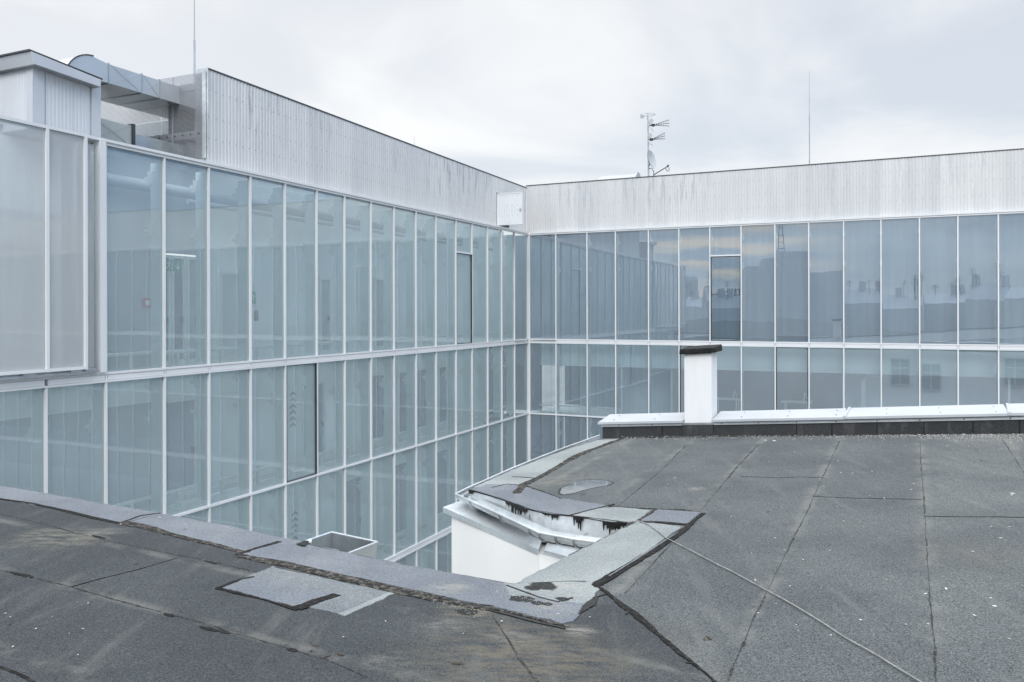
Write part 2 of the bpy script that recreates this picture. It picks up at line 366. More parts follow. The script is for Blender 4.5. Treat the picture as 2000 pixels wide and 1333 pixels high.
def perf():
    m, b = mat('perforated'); out = [n for n in N if n.type == 'OUTPUT_MATERIAL'][0]
    g = N.new('ShaderNodeNewGeometry'); d = N.new('ShaderNodeVectorMath'); d.operation = 'DOT_PRODUCT'; L.new(g.outputs['Position'], d.inputs[0]); d.inputs[1].default_value = tuple(V)
    s = N.new('ShaderNodeSeparateXYZ'); L.new(g.outputs['Position'], s.inputs[0]); k = 2 * math.pi / .055
    a = mth('SINE', mth('MULTIPLY', mth('ADD', d.outputs['Value'], s.outputs[2]), k)); c = mth('SINE', mth('MULTIPLY', mth('SUBTRACT', d.outputs['Value'], s.outputs[2]), k))
    hole = mth('GREATER_THAN', mth('MULTIPLY', a, c), .14)
    tr = N.new('ShaderNodeBsdfTransparent'); mx = N.new('ShaderNodeMixShader'); L.new(hole, mx.inputs[0]); L.new(b.outputs[0], mx.inputs[1]); L.new(tr.outputs[0], mx.inputs[2]); L.new(mx.outputs[0], out.inputs[0])
    b.inputs['Base Color'].default_value = (.40, .41, .43, 1); b.inputs['Metallic'].default_value = .6; b.inputs['Roughness'].default_value = .35; return m
M['perf'] = perf()
M['far_wall'] = simple('far_wall', (.45, .48, .52), .9, 0, .1, .05)  # haze over the distant city is mixed into these wall and roof colours
M['far_wall_pale'] = simple('far_wall_pale', (.53, .55, .58), .9, 0, .1, .05)
M['far_roof'] = simple('far_roof', (.37, .40, .43), .9, 0, .15, .08)
M['far_glass'] = simple('far_glass', (.17, .19, .22), .15)
M['bark'] = simple('bark', (.06, .05, .04), .9)
M['foliage'] = simple('foliage', (.06, .075, .04), .8, 0, .3, 1)

# ------------------------------------------------------------------ setting
g = MB(); g.face([(-900, -900, GZ), (900, -900, GZ), (900, 900, GZ), (-900, 900, GZ)])
tag(g.build('ground', M['ground']), kind='structure')

# ================================================================== the glass building
Z0, Z1, Z2, Z3, Z4 = 3.222, -1.238, -4.279, -7.495, -10.65
gb = empty('glass_building', C0 + UP * GZ, 'L-shaped glass-walled building with white mullions and a corrugated metal top storey, around the courtyard', 'building')
ml = [205, 320, 407, 488.5, 556, 618, 672.5, 724, 769, 812, 851, 890, 921.5, 952, 979.5, 1004.5]
LT = [round(tz(hitL(x, 600))[0], 3) for x in ml]
LTall = [-29.2, -27.95, -26.65, -25.35, -24.1, -22.86, -21.609] + LT
mr = [1086, 1147, 1202.5, 1267, 1326.5, 1387, 1448, 1514, 1580, 1648, 1721, 1796, 1871, 1950]
RS = [round(sz(hitR(x, 600))[0], 3) for x in mr]
s = RS[-1]; RSall = list(RS)
while s < 46: s += random.choice([1.17, 1.2, 1.22, 1.25]); RSall.append(round(s, 3))
REND = RSall[-1]; LEND = LTall[0]

# panes ---------------------------------------------------------------
def pane(b, fn, a0, a1, z0, z1, tilt=None):
    dx, dz = tilt if tilt else (random.gauss(0, .0016), random.gauss(0, .0013))
    def y(a, z, base): return base + dx * (a - (a0 + a1) / 2) + dz * (z - (z0 + z1) / 2)
    P = lambda a, z, base: fn(a, y(a, z, base), z)
    b.hexa([P(a0, z0, -.03), P(a1, z0, -.03), P(a1, z0, -.018), P(a0, z0, -.018), P(a0, z1, -.03), P(a1, z1, -.03), P(a1, z1, -.018), P(a0, z1, -.018)],
           mf=[2, 2, 1, 2, 0, 2])
hidden = {'L': MB(), 'R': MB()}
rows = [(Z0, Z1), (Z1, Z2), (Z2, Z3), (Z3, Z4), (Z4, GZ)]
def inset(r):
    top, bot = rows[r]
    return bot + (.098 if r in (0, 2) else .028), top - (.03 if r == 0 else .098 if r in (1, 3) else .028)
VENT_L = (890, 921.5); VENT_R = (1387, 1448)
def panes(fn, cols, key, gm, vis):
    for i in range(len(cols) - 1):
        a0, a1 = cols[i] + .028, cols[i + 1] - .028
        for r in range(5):
            if key == 'L' and r == 0 and cols[i + 1] <= LT[0] + .01: continue
            zb, zt = inset(r)
            v = vis(i, r)
            if v == 'vent': continue
            b = MB() if v else hidden[key]
            pane(b, fn, a0, a1, zb, zt)
            if v: b.build('glass_pane', [gm, M['glass_back'], M['glass_edge']], gb)
Lc = LTall + [-.06]; Rc = [.06] + RSall
iL = {round(t, 3): k for k, t in enumerate(Lc)}
def visL(i, r):
    if i < 5: return False
    k = i - 7
    if r == 0: return 'vent' if k == 11 else True
    if r == 1: return 'vent' if k == 4 else True
    if r == 2: return k >= 2
    if r == 3: return k >= 8 and k <= 10
    return False
def visR(i, r):
    if i > 14: return False
    if r == 0: return 'vent' if i == 6 else True
    if r == 1: return 'vent' if i in (5, 8) else True
    if r == 2: return i <= 2
    return False
panes(LW, Lc, 'L', M['glass_left'], visL); panes(RW, Rc, 'R', M['glass_right'], visR)
tag(hidden['L'].build('glass_pane', [M['glass_left'], M['glass_back'], M['glass_edge']], gb), kind='stuff')
tag(hidden['R'].build('glass_pane', [M['glass_right'], M['glass_back'], M['glass_edge']], gb), kind='stuff')
# opening windows with dark frames
def vent(fn, a0, a1, zb, zt, light_top=None, gm='glass_vent'):
    b = MB(); t = .02
    b.box(fn, a0, a0 + t, -.02, .03, zb, zt); b.box(fn, a1 - t, a1, -.02, .03, zb, zt)
    b.box(fn, a0 + t, a1 - t, -.02, .03, zb, zb + t); b.box(fn, a0 + t, a1 - t, -.02, .03, zt - t, zt)
    o = b.build('opening_window', M['frame_dark'], gb); o['label'] = 'opening window in a dark frame'
    p = MB(); pane(p, fn, a0 + t, a1 - t, zb + t, zt - t, (random.gauss(0, .002), -.004)); p.build('glass_pane', [M[gm], M['glass_back'], M['glass_edge']], o)
    if light_top is not None:
        r = MB(); r.box(fn, a0, a1, -.04, .045, zt + .003, zt + .055); r.build('transom', M['frame'], gb)
        p = MB(); pane(p, fn, a0, a1, zt + .058, light_top); p.build('glass_pane', [M['glass_left'] if fn is LW else M['glass_right'], M['glass_back'], M['glass_edge']], gb)
zb, zt = inset(0)
tA, _, zA = tz(hitL(905, 496)); vent(LW, LT[11] + .03, LT[12] - .03, zb, zA, zt, 'glass_left')
sA, _, zA = sz(hitR(1417, 501)); vent(RW, RS[5] + .03, RS[6] - .03, zb, zA, zt)
zb, zt = inset(1); vent(LW, LT[4] + .03, LT[5] - .03, zb, zt, None, 'glass_left'); vent(RW, RS[4] + .03, RS[5] - .03, zb, zt, None, 'glass_right'); vent(RW, RS[7] + .03, RS[8] - .03, zb, zt, None, 'glass_right')

# mullions, fins, brackets ---------------------------------------------
def mullion(fn, a, ztop, fin=True, side=1):
    b = MB(); b.box(fn, a - .022, a + .022, -.045, .034, GZ, ztop); b.build('mullion', M['frame'], gb)
    if fin:
        f = MB()
        for k in range(4):
            f.box(fn, a - .012, a + .012, -.36, -.05, rows[k][1] + .12, min(rows[k][0], ztop) - .12)
        fo = f.build('glass_fin', M['fin'], gb)
        br = MB()
        for zz in (Z0 - .42, Z0 - 1.5, Z1 - .30, Z1 - .95, Z2 - .25, Z2 - .8):
            if zz > ztop: continue
            for sg in (-1, 1):
                br.box(fn, a + sg * .013, a + sg * .03, -.42, -.27, zz - .13, zz + .13)
                br.box(fn, a + sg * .03, a + sg * .045, -.50, -.40, zz - .06, zz + .02)
        br.build('bracket', M['pipe_white'], fo)
for i, t in enumerate(LTall):
    mullion(LW, t, Z0 + .02 if i >= 7 else Z1 - .1, fin=(i >= 5))
mullion(LW, -.06, Z0 + .02, False); mullion(RW, .06, Z0 + .02, False)
far = MB()
for i, sv in enumerate(RSall):
    if i <= 14: mullion(RW, sv, Z0 + .02, True)
    else: far.box(RW, sv - .026, sv + .026, -.045, .05, GZ, Z0 + .02)
tag(far.build('mullion', M['frame'], gb), kind='stuff')
# rails -----------------------------------------------------------------
def rails(fn, a0, a1, cols, top_from=None):
    b = MB(); tf = a0 if top_from is None else top_from
    b.box(fn, tf, a1, -.044, .044, Z0 - .028, Z0 + .028); b.build('head_rail', M['frame'], gb)
    b = MB(); b.box(fn, a0, a1, -.14, .07, Z0 + .03, Z0 + .085); b.build('sill_flashing', M['frame'], gb)
    for z in (Z1, Z3):
        b = MB()
        b.box(fn, a0, a1, -.044, .046, z + .052, z + .096); b.box(fn, a0, a1, -.044, .046, z - .096, z - .06)
        segs = [c for c in cols if a0 <= c <= a1]
        for k in range(len(segs) - 1):
            b.box(fn, segs[k] + .034, segs[k + 1] - .034, -.03, .034, z - .056, z + .046)
        b.build('spandrel_band', M['frame'], gb)
    for z in (Z2, Z4):
        b = MB(); b.box(fn, a0, a1, -.044, .044, z - .026, z + .026); b.build('transom', M['frame'], gb)
rails(LW, LEND, -.09, LTall + [-.06], LT[0]); rails(RW, .09, REND, [.06] + RSall)
# inside: slabs, inner walls ---------------------------------------------
IL, IR = -1.15, -1.0
b = MB()
for z in (Z1, Z2, Z3, Z4):
    b.box(LW, LEND, .2, -6, IL - .08, z - .12, z + .03); b.box(RW, .3, REND, -6, -.66, z - .12, z + .03)
    b.box(LW, LEND, -.16, -.2, -.06, z - .08, z + .03); b.box(RW, .16, REND, -.2, -.06, z - .08, z + .03)
b.box(LW, LEND, .2, -6, IL - .08, Z0 + .05, Z0 + .2); b.box(RW, .3, REND, -6, -.66, Z0 + .05, Z0 + .2)
b.build('floor_slab', M['slab'], gb)
def Lpx(x, y, o=IL): return tz(hitL(x, y, o))
def wallL(a0, a1, z0, z1, m, o=IL, th=.08, name='inner_wall'):
    b = MB(); b.box(LW, a0, a1, o - th, o, z0, z1); return b.build(name, m, gb)
d0, d1 = Lpx(302, 600)[0], Lpx(392, 600)[0]
H0 = Z1 + .03
wallL(LEND, Lpx(120, 600)[0], H0, Z0 + .04, M['inner_wall'])
wallL(Lpx(120, 600)[0], d0, H0, Z0 + .04, M['inner_grey'])
wallL(d0, d1, H0 + 2.55, Z0 + .04, M['inner_grey'])
wallL(d1, .55, H0, Z0 + .04, M['inner_wall'])
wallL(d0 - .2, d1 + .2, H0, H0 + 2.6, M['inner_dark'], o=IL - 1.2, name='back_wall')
# glazed door in the top storey
def doorframe(a0, a1, z0, z1, o, fr, leafm, name='inner_door', t=.07):
    b = MB(); b.box(LW, a0, a0 + t, o - .05, o + .04, z0, z1); b.box(LW, a1 - t, a1, o - .05, o + .04, z0, z1); b.box(LW, a0 + t, a1 - t, o - .05, o + .04, z1 - t, z1); b.box(LW, a0 + t, a1 - t, o - .05, o + .04, z0, z0 + .12)
    d = b.build(name, fr, gb)
    p = MB(); p.box(LW, a0 + t, a1 - t, o - .03, o - .01, z0 + .12, z1 - t); p.build('door_panel', leafm, d)
    h = MB(); h.box(LW, a1 - t - .08, a1 - t - .05, o - .01, o + .07, z0 + .95, z0 + 1.1); h.build('handle', M['dark_steel'], d)
    return d
w3 = (d1 - d0) / 3
doorframe(d0, d0 + w3 - .02, H0, H0 + 2.5, IL, M['pipe_white'], M['far_glass'])
doorframe(d0 + w3, d0 + 2 * w3 - .02, H0, H0 + 2.5, IL, M['pipe_white'], M['far_glass'])
doorframe(d0 + 2 * w3, d1, H0, H0 + 2.5, IL, M['pipe_white'], M['inner_grey'])
doorframe(Lpx(424, 600)[0], Lpx(474, 600)[0], H0, H0 + 2.2, IL + .06, M['pipe_white'], M['inner_door'])
doorframe(Lpx(620, 600)[0], Lpx(642, 600)[0], H0, H0 + 2.2, IL + .06, M['pipe_white'], M['inner_grey'])
doorframe(Lpx(727, 600)[0], Lpx(752, 600)[0], H0, H0 + 2.3, IL + .06, M['pipe_white'], M['inner_grey'])
# ventilation pipe run under the ceiling
b = MB(); b.tube([LW(LT[1] - .8, IL + .25, Z0 - .5), LW(-2.2, IL + .25, Z0 - .5)], .13, 10); b.tube([LW(LT[2], IL + .55, Z0 - .75), LW(-2.2, IL + .55, Z0 - .75)], .06, 8); b.build('ceiling_pipe', M['inner_grey'], gb, smooth=True)
# second and third storeys
for (zt_, zb_, r) in ((Z1 - .12, Z2 + .03, 1), (Z2 - .12, Z3 + .03, 2), (Z3 - .12, Z4 + .03, 3)):
    cuts = {1: [(-18.3, -17.0), (-13.2, -12.2), (-9.9, -9.0), (-8.3, -6.4), (-5.6, -4.6)], 2: [(-11.4, -10.3), (-9.2, -7.6), (-6.2, -4.6)], 3: [(-8.6, -7.3), (-6, -4.5)]}[r]
    a = LEND; soff = zt_ - .62
    wallL(LEND, -2.0, soff, zt_, M['inner_wall'], o=IL + .03)
    wallL(-1.997, .55, soff, zt_, M['room'], o=IL + .03)  # wall end coloured dark to put the corner in shade
    for (c0, c1) in cuts:
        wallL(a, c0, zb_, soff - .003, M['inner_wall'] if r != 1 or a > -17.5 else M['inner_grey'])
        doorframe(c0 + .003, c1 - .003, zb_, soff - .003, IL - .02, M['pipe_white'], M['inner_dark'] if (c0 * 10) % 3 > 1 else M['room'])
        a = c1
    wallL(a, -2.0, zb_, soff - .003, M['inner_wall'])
    wallL(-1.997, .55, zb_, soff - .003, M['room'])  # corner shade put into the wall colour here too
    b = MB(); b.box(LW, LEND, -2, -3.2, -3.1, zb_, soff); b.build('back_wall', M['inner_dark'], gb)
# thick white tube rails just above the floors
for z, a0 in ((Z1, LT[0] + .12), (Z2, LTall[5]), (Z3, LTall[6])):
    b = MB(); pts = [LW(a0, -.52, z + .1), LW(a0, -.52, z + .26), LW(a0 + .04, -.52, z + .34), LW(a0 + .14, -.52, z + .38)] + [LW(a0 + .3 + k * (abs(a0) - 1.2) / 12, -.52, z + .38) for k in range(13)]
    b.tube(pts, .045, 10)
    for t in LTall[6:]:
        if t > a0: b.box(LW, t - .42, t - .34, -.55, -.49, z + .03, z + .35)
    b.build('handrail', M['pipe_white'], gb, smooth=True)
# right wing inside
b = MB(); b.box(RW, -1.14, REND, -.62, -.56, Z1 + .03, Z0 + .04); b.build('blind', M['blind'], gb)
b = MB(); b.box(RW, .3, REND, -.66, -.60, Z1 - .98, Z1 - .12); b.build('bulkhead', M['bulkhead'], gb)
b = MB(); b.box(RW, .3, REND, -.56, -.52, Z1 - 1.04, Z1 - .98); b.build('bulkhead_edge', M['pipe_white'], gb)
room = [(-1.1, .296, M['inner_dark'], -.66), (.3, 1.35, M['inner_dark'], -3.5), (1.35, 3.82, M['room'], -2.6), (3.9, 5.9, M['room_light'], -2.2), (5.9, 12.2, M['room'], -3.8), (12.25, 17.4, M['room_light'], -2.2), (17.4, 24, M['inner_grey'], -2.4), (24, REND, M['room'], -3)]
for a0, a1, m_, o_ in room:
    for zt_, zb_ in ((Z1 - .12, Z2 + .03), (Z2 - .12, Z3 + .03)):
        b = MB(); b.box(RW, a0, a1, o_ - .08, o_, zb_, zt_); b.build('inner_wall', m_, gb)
for a0 in (3.82, 5.88, 12.2, 17.4):
    b = MB(); b.box(RW, a0, a0 + .07, -3.8, -.64, Z2 + .03, Z1 - .12); b.build('partition', M['pipe_white'] if a0 < 6 or a0 > 12 else M['inner_wall'], gb)
b = MB(); b.tube([RW(12.9, -1.2, Z2 + .2), RW(12.9, -1.2, Z1 - 1.3), RW(13.0, -1.2, Z1 - 1.15), RW(13.2, -1.2, Z1 - 1.1), RW(15, -1.2, Z1 - 1.1)], .09, 10); b.build('vent_pipe', M['pipe_white'], gb, smooth=True)
b = MB(); b.tube([RW(.3, -.5, Z2 + .32), RW(3.8, -.5, Z2 + .32)], .03, 8); b.build('handrail', M['pipe_white'], gb, smooth=True)
# big painted wayfinding graphics on the inner walls
b = MB()
def chevrons(x, y, n, o=IL + .012, step=.17):
    t, _, z = Lpx(x, y, o)
    for k in range(n):
        zz = z - k * step
        b.hexa([LW(t, o, zz), LW(t + .12, o, zz + .07), LW(t + .12, o + .008, zz + .07), LW(t, o + .008, zz), LW(t, o, zz + .06), LW(t + .12, o, zz + .13), LW(t + .12, o + .008, zz + .13), LW(t, o + .008, zz + .06)])
        b.hexa([LW(t + .121, o, zz + .07), LW(t + .24, o, zz), LW(t + .24, o + .008, zz), LW(t + .121, o + .008, zz + .07), LW(t + .121, o, zz + .13), LW(t + .24, o, zz + .06), LW(t + .24, o + .008, zz + .06), LW(t + .121, o + .008, zz + .13)])
chevrons(566, 775, 6); chevrons(570, 1010, 5); b.build('wall_graphic', M['graphic'], gb)
b = MB()
s0, _, zz = sz(hitR(1052, 862, -.62)); o = -.60
bb = MB(); bb.box(RW, -1.1, 1.32, -.66, -.62, Z3 + .03, Z2 - .12); bb.build('inner_wall', M['room'], gb)  # dark colour dims the corner on this side as well
for sg in (-1, 1):
    pts = [RW(s0 + sg * (.03 + .22 * (1 - math.cos(a))), o, zz + .26 * math.sin(a)) for a in [(-1.5 + 3.0 * k / 10) for k in range(11)]]
    b.tube(pts, .035, 6)
for k in range(2): b.box(RW, s0 - .26, s0 + .24, o - .01, o + .01, zz - .52 - k * .42, zz - .43 - k * .42)
b.build('wall_graphic', M['graphic'], gb)
b = MB(); bx = Lpx(501, 617, IL + .02); b.box(LW, bx[0] - .06, bx[0] + .06, IL + .0, IL + .03, bx[2] - .13, bx[2] + .13); b.build('lift_button', M['dark_steel'], gb)

# white end panel and the pushed-out panel at the near left
b = MB(); a0, a1 = tz(hitL(190, 600))[0], tz(hitL(202, 600))[0]
b.box(LW, a0, a1, -.1, .085, Z1 + .1, Z0 + .06); b.build('end_panel', M['frame'], gb)
op_o = .17
pt0, pt1 = LEND, tz(hitL(167, 600, op_o))[0]
op = MB(); ms = [pt0, pt0 + 1.3, -26.65, -25.35, -24.1, -23.05, tz(hitL(92, 600, op_o))[0], pt1]
zb_, zt_ = Z1 + .25, tz(hitL(165, 268, op_o))[2]
for t in ms: op.box(LW, t - .027, t + .027, op_o - .06, op_o + .03, zb_ - .06, zt_ + .06)
op.box(LW, pt0, pt1, op_o - .058, op_o + .027, zt_, zt_ + .056); op.box(LW, pt0, pt1, op_o - .058, op_o + .027, zb_ - .056, zb_)
opo = op.build('pushed_out_panel', M['frame'], gb); opo['label'] = 'pale panel frame standing proud of the facade'
for k in range(len(ms) - 1):
    b = MB(); pane(b, lambda a, y, z: LW(a, y + op_o, z), ms[k] + .03, ms[k + 1] - .03, zb_ + .003, zt_ - .003)
    b.build('pale_pane', [M['pale_sky_glass'], M['glass_back'], M['glass_edge']], opo)
b = MB(); c0, c1 = tz(hitL(170, 600, .04))[0], tz(hitL(188, 600, .04))[0]
pane(b, LW, c0, c1, Z1 + .12, Z0 - .05); b.build('pale_pane', [M['pale_sky_glass'], M['glass_back'], M['glass_edge']], gb)
b = MB()
for k, t in enumerate((c0 + .05, c0 + .14)): b.box(LW, t, t + .05, -.4, -.3, Z1 + .1, Z0)
b.box(LW, LEND, c1, -.3, .1, Z1 + .1, Z1 + .15); b.build('slide_track', M['steel'], gb)
b = MB()
for t in (-23.2, -22.1, -21.2, -20.9): b.box(LW, t, t + .22, .0, .13, Z1 + .151, Z1 + .2)
b.build('roller_bracket', M['steel'], gb)
b = MB(); b.box(LW, LEND, a0 - .02, -.5, -.42, Z1 + 2.35, Z1 + 2.42); b.box(LW, LEND, a0 - .02, -.9, -.8, Z0 - 1.5, Z0 - 1.35); b.build('reflection_bar', M['pipe_white'], gb)  # added bars in place of lines reflected in the pale panes

# corrugated cladding -------------------------------------------------------
def corrugated(b, fn, a0, a1, off, z0, ztop, pitch=.105, d=.010, m=0, thick=.004, rivz=(), m2=1, bow=None):
    n = int(abs(a1 - a0) / pitch); prof = []
    for k in range(n):
        a = a0 + k * pitch
        prof += [(a, 0), (a + pitch * .5, 0), (a + pitch * .62, -d), (a + pitch * .88, -d)]
    prof.append((a0 + n * pitch, 0))
    prof = [(a, y) for a, y in prof if a <= a1 + pitch]
    i = len(b.v)
    for a, y in prof:
        zt = ztop(a); b.v += [fn(a, off + y, z0), fn(a, off + y, zt)]
    for k in range(len(prof) - 1):
        b.f.append([i + 2 * k, i + 2 * k + 2, i + 2 * k + 3, i + 2 * k + 1]); b.m.append(m)
    for rz in rivz:
        for k in range(0, n, 2):
            a = a0 + k * pitch + pitch * .25
            zz = z0 + (ztop(a) - z0) * rz
            b.box(fn, a - .0095, a + .0095, off, off + .005, zz - .0095, zz + .0095, m2)
CO = -.1
LTOP = lambda t: 5.40 - .20 * (t + 17.84) / 17.8
RTOP = lambda s: 5.29 + .0015 * s
cl0 = tz(hitL(406, 200, CO))[0]
cs = -.1 - CO * 0
b = MB(); corrugated(b, LW, cl0, .1, CO, Z0 + .086, LTOP, rivz=(.27, .5, .78)); b.build('corrugated_cladding', [M['clad_left'], M['rivet']], gb, recalc=False)
b = MB(); corrugated(b, RW, -.1, REND, CO, Z0 + .086, RTOP, rivz=(.27, .53, .78)); b.build('corrugated_cladding', [M['clad_right'], M['rivet']], gb, recalc=False)
b = MB(); b.hexa([LW(cl0, CO - .1, LTOP(cl0)), LW(.2, CO - .1, LTOP(.1)), LW(.09, CO + .012, LTOP(.1)), LW(cl0, CO + .012, LTOP(cl0)), LW(cl0, CO - .1, LTOP(cl0) + .035), LW(.2, CO - .1, LTOP(.1) + .035), LW(.09, CO + .012, LTOP(.1) + .035), LW(cl0, CO + .012, LTOP(cl0) + .035)])
b.build('coping', M['coping'], gb)
b = MB(); b.hexa([RW(-.2, CO - .1, RTOP(0)), RW(REND, CO - .1, RTOP(REND)), RW(REND, CO + .012, RTOP(REND)), RW(-.1, CO + .012, RTOP(0)), RW(-.2, CO - .1, RTOP(0) + .035), RW(REND, CO - .1, RTOP(REND) + .035), RW(REND, CO + .012, RTOP(REND) + .035), RW(-.1, CO + .012, RTOP(0) + .035)])
b.build('coping', M['coping'], gb)
b = MB(); b.box(LW, cl0, CO - .12, IL - .15, IL - .09, Z0 + .21, 5.1); b.box(RW, .3, REND, -1.0, -.94, Z0 + .21, 5.15); b.build('cladding_backing', M['dark_steel'], gb)
b = MB(); b.box(LW, cl0 - .012, cl0 - .001, CO - .36, CO + .014, Z0 + .087, LTOP(cl0) + .034); b.build('cladding_end', M['galv_bright'], gb)
b = MB(); b.box(LW, -16.5, .2, -9, IL - .16, 4.5, 4.7); b.box(RW, .3, REND, -12, -1.01, 4.5, 4.7); b.build('roof_deck', M['ground'], gb)
b = MB(); b.box(LW, LEND, cl0, -9, IL, Z0 + .201, Z0 + .23); b.build('terrace_deck', M['felt_skirt'], gb)
# service door in the cladding, standing open
th = tz(hitL(970, 410, CO))[0]
zdt, zdb = tz(hitL(970, 378, CO))[2], Z0 + .1
b = MB(); b.box(LW, th - .02, th + 1.15, CO + .001, CO + .006, zdb, zdt + .03); b.build('door_opening', M['doorway_shade'], gb)  # black sheet standing for the shade inside the open doorway
def DW(a, y, z): return LW(th - y, CO + .02 + a, z)
b = MB(); corrugated(b, DW, 0, 1.06, .0, zdb + .02, lambda a: zdt - .05, rivz=(.3, .62, .93)); b.box(DW, 0, 1.06, -.09, -.05, zdb + .02, zdt - .05, 0)
b.box(DW, -.01, .02, -.05, .01, zdb + .02, zdt - .05, 0); b.box(DW, 1.05, 1.08, -.09, .01, zdb + .02, zdt - .05, 0); b.box(DW, 0, 1.06, -.05, .012, zdt - .05, zdt - .01, 0)
do = b.build('cladding_door', [M['frame'], M['rivet']], gb)
b = MB(); b.box(DW, .97, 1.02, .01, .05, zdb + .55, zdb + .62); b.build('handle', M['steel'], do)

# exit signs and alarm ------------------------------------------------------
def exit_sign(x, y, w_, h_, o, label, arrow=True):
    t, _, z = Lpx(x, y, o); e = empty('exit_sign', LW(t, o, z), label, 'sign')
    b = MB(); b.box(LW, t - w_ / 2, t + w_ / 2, o - .03, o, z - h_ / 2, z + h_ / 2); b.build('sign_plate', M['sign_green'], e)
    b = MB(); c = t - w_ * .22 if arrow else t; k = h_ / .26
    b.box(LW, c - .012 * k, c + .02 * k, o + .001, o + .004, z - .02 * k, z + .05 * k); b.box(LW, c + .0, c + .03 * k, o + .001, o + .004, z + .06 * k, z + .09 * k)
    for q in ((-.07, -.09, -.01, -.02), (.0, -.02, .06, -.09), (-.06, .02, -.01, .05), (.02, .045, .07, .01)):
        x0, z0, x1, z1 = [v * k for v in q]
        b.hexa([LW(c + x0, o + .001, z + z0), LW(c + x1, o + .001, z + z1), LW(c + x1, o + .004, z + z1), LW(c + x0, o + .004, z + z0), LW(c + x0, o + .001, z + z0 + .022), LW(c + x1, o + .001, z + z1 + .022), LW(c + x1, o + .004, z + z1 + .022), LW(c + x0, o + .004, z + z0 + .022)])
    b.box(LW, c + .085 * k, c + .1 * k, o + .001, o + .004, z - .1 * k, z + .1 * k)
    b.build('running_figure', M['sign_white'], e)
    if arrow:
        b = MB(); c = t + w_ * .26
        b.box(LW, c - .012, c + .012, o + .001, o + .004, z - .03, z + .09)
        b.prism([LW(c - .06, o + .001, z - .02), LW(c + .06, o + .001, z - .02), LW(c, o + .001, z - .1)], V * .003)
        b.build('arrow', M['sign_white'], e)
exit_sign(338, 519, .52, .26, IL + .35, 'green exit sign with running figure and down arrow, above the glazed door', True)
exit_sign(494, 582, .2, .3, IL + .06, 'small green running-figure sign on the pale inner wall', False)
for (x, y, lab) in ((283, 592, 'red fire alarm call point on the grey wall of the top storey'), (541, 805, 'small red-edged call point on the pale wall of the middle storey'), (540, 1020, 'small red-edged call point on the pale wall of the lowest visible storey')):
    t, _, z = Lpx(x, y, IL + .0); e = empty('fire_alarm', LW(t, IL + .04, z), lab, 'fire alarm')
    b = MB(); b.box(LW, t - .1, t + .1, IL + .031, IL + .08, z - .1, z + .1); b.build('housing', M['alarm_red'], e)
    b = MB(); b.box(LW, t - .05, t + .05, IL + .081, IL + .085, z - .055, z + .055); b.build('glass_plate', M['sign_white'], e)
for (x, y, lab) in ((1420, 785, 'white trestle desk behind the glass beside the chimney'), (1556, 790, 'white trestle desk behind the dark-edged pane right of the chimney')):
    s0, _, z = sz(hitR(x, y, -1.6)); zt_ = Z2 + .80
    e = empty('desk', RW(s0, -1.6, Z2 + .03), lab, 'desk')
    b = MB(); b.box(RW, s0 - .55, s0 + .55, -1.95, -1.3, zt_ - .035, zt_); b.build('desktop', M['sign_white'], e)
    for sg in (-1, 1):
        b = MB()
        for y0 in (-1.9, -1.38):
            b.tube([RW(s0 + sg * .4, y0, zt_ - .036), RW(s0 + sg * .4, y0 + (.12 if y0 > -1.6 else -.12), Z2 + .03)], .018, 6)
        b.build('trestle', M['sign_white'], e)
    b = MB(); b.tube([RW(s0 + .25, -1.6, zt_ + .001), RW(s0 + .3, -1.6, zt_ + .35), RW(s0 + .38, -1.6, zt_ + .1)], .014, 6); b.build('desk_lamp', M['sign_white'], e)

# ================================================================== on the roof of the glass building
so_ = -.32
def HL(x, y, o=so_): return hitL(x, y, o)
A = HL(66, 128); B = HL(195, 170); tA, _, zAt = tz(A); tB, _, zBt = tz(B)
shed = empty('rooftop_shed', LW(tA, so_, Z0 + .2), 'pale grey metal-clad plant shed with a sloping fascia, above the pale panels', 'shed')
zsb = Z0 + .09
def shedtop(t): return zAt + (zBt - zAt) * (t - tA) / (tB - tA)
b = MB(); pitch = .06; t = tA + .16; i = 0
b.box(LW, tA, tB, -4.5, so_ - .02, zsb, min(zAt, zBt) - .02)
b.hexa([LW(tA, -4.5, min(zAt, zBt) - .02), LW(tB, -4.5, min(zAt, zBt) - .02), LW(tB, so_ - .02, min(zAt, zBt) - .02), LW(tA, so_ - .02, min(zAt, zBt) - .02), LW(tA, -4.5, shedtop(tA)), LW(tB, -4.5, shedtop(tB)), LW(tB, so_ - .02, shedtop(tB)), LW(tA, so_ - .02, shedtop(tA))])
b.build('wall_core', M['shed'], shed)
b = MB()
corrugated(b, LW, tA + .22, tB - .2, so_, zsb, lambda t: shedtop(t) - .01, pitch=.075, d=.004)
b.build('wall_sheet', [M['shed'], M['rivet']], shed, recalc=False)
b = MB(); corrugated(b, lambda a, y, z: LW(tA - .004 - y, so_ - .05 - a, z), .0, 4.2, .012, zsb, lambda t: zAt - .01, pitch=.075, d=.004)
b.build('wall_sheet', [M['shed'], M['rivet']], shed, recalc=False)
b = MB()
for a0_, a1_ in ((tA - .02, tA + .2), (tB - .19, tB + .01)): b = MB(); b.box(LW, a0_, a1_, so_ - .04, so_ + .012, zsb, shedtop((a0_ + a1_) / 2) - .012); b.build('corner_trim', M['shed_trim'], shed)
b = MB(); b.box(LW, tA - .03, tA - .018, so_ - .16, so_ + .012, zsb, zAt - .02); b.build('corner_trim', M['shed_trim'], shed)
of = so_ + .2
P1 = hitL(60, 100, of); P2 = hitL(198, 156, of); Q1 = hitL(68, 126, of); Q2 = hitL(197, 171, of)
back = -V * 4.6
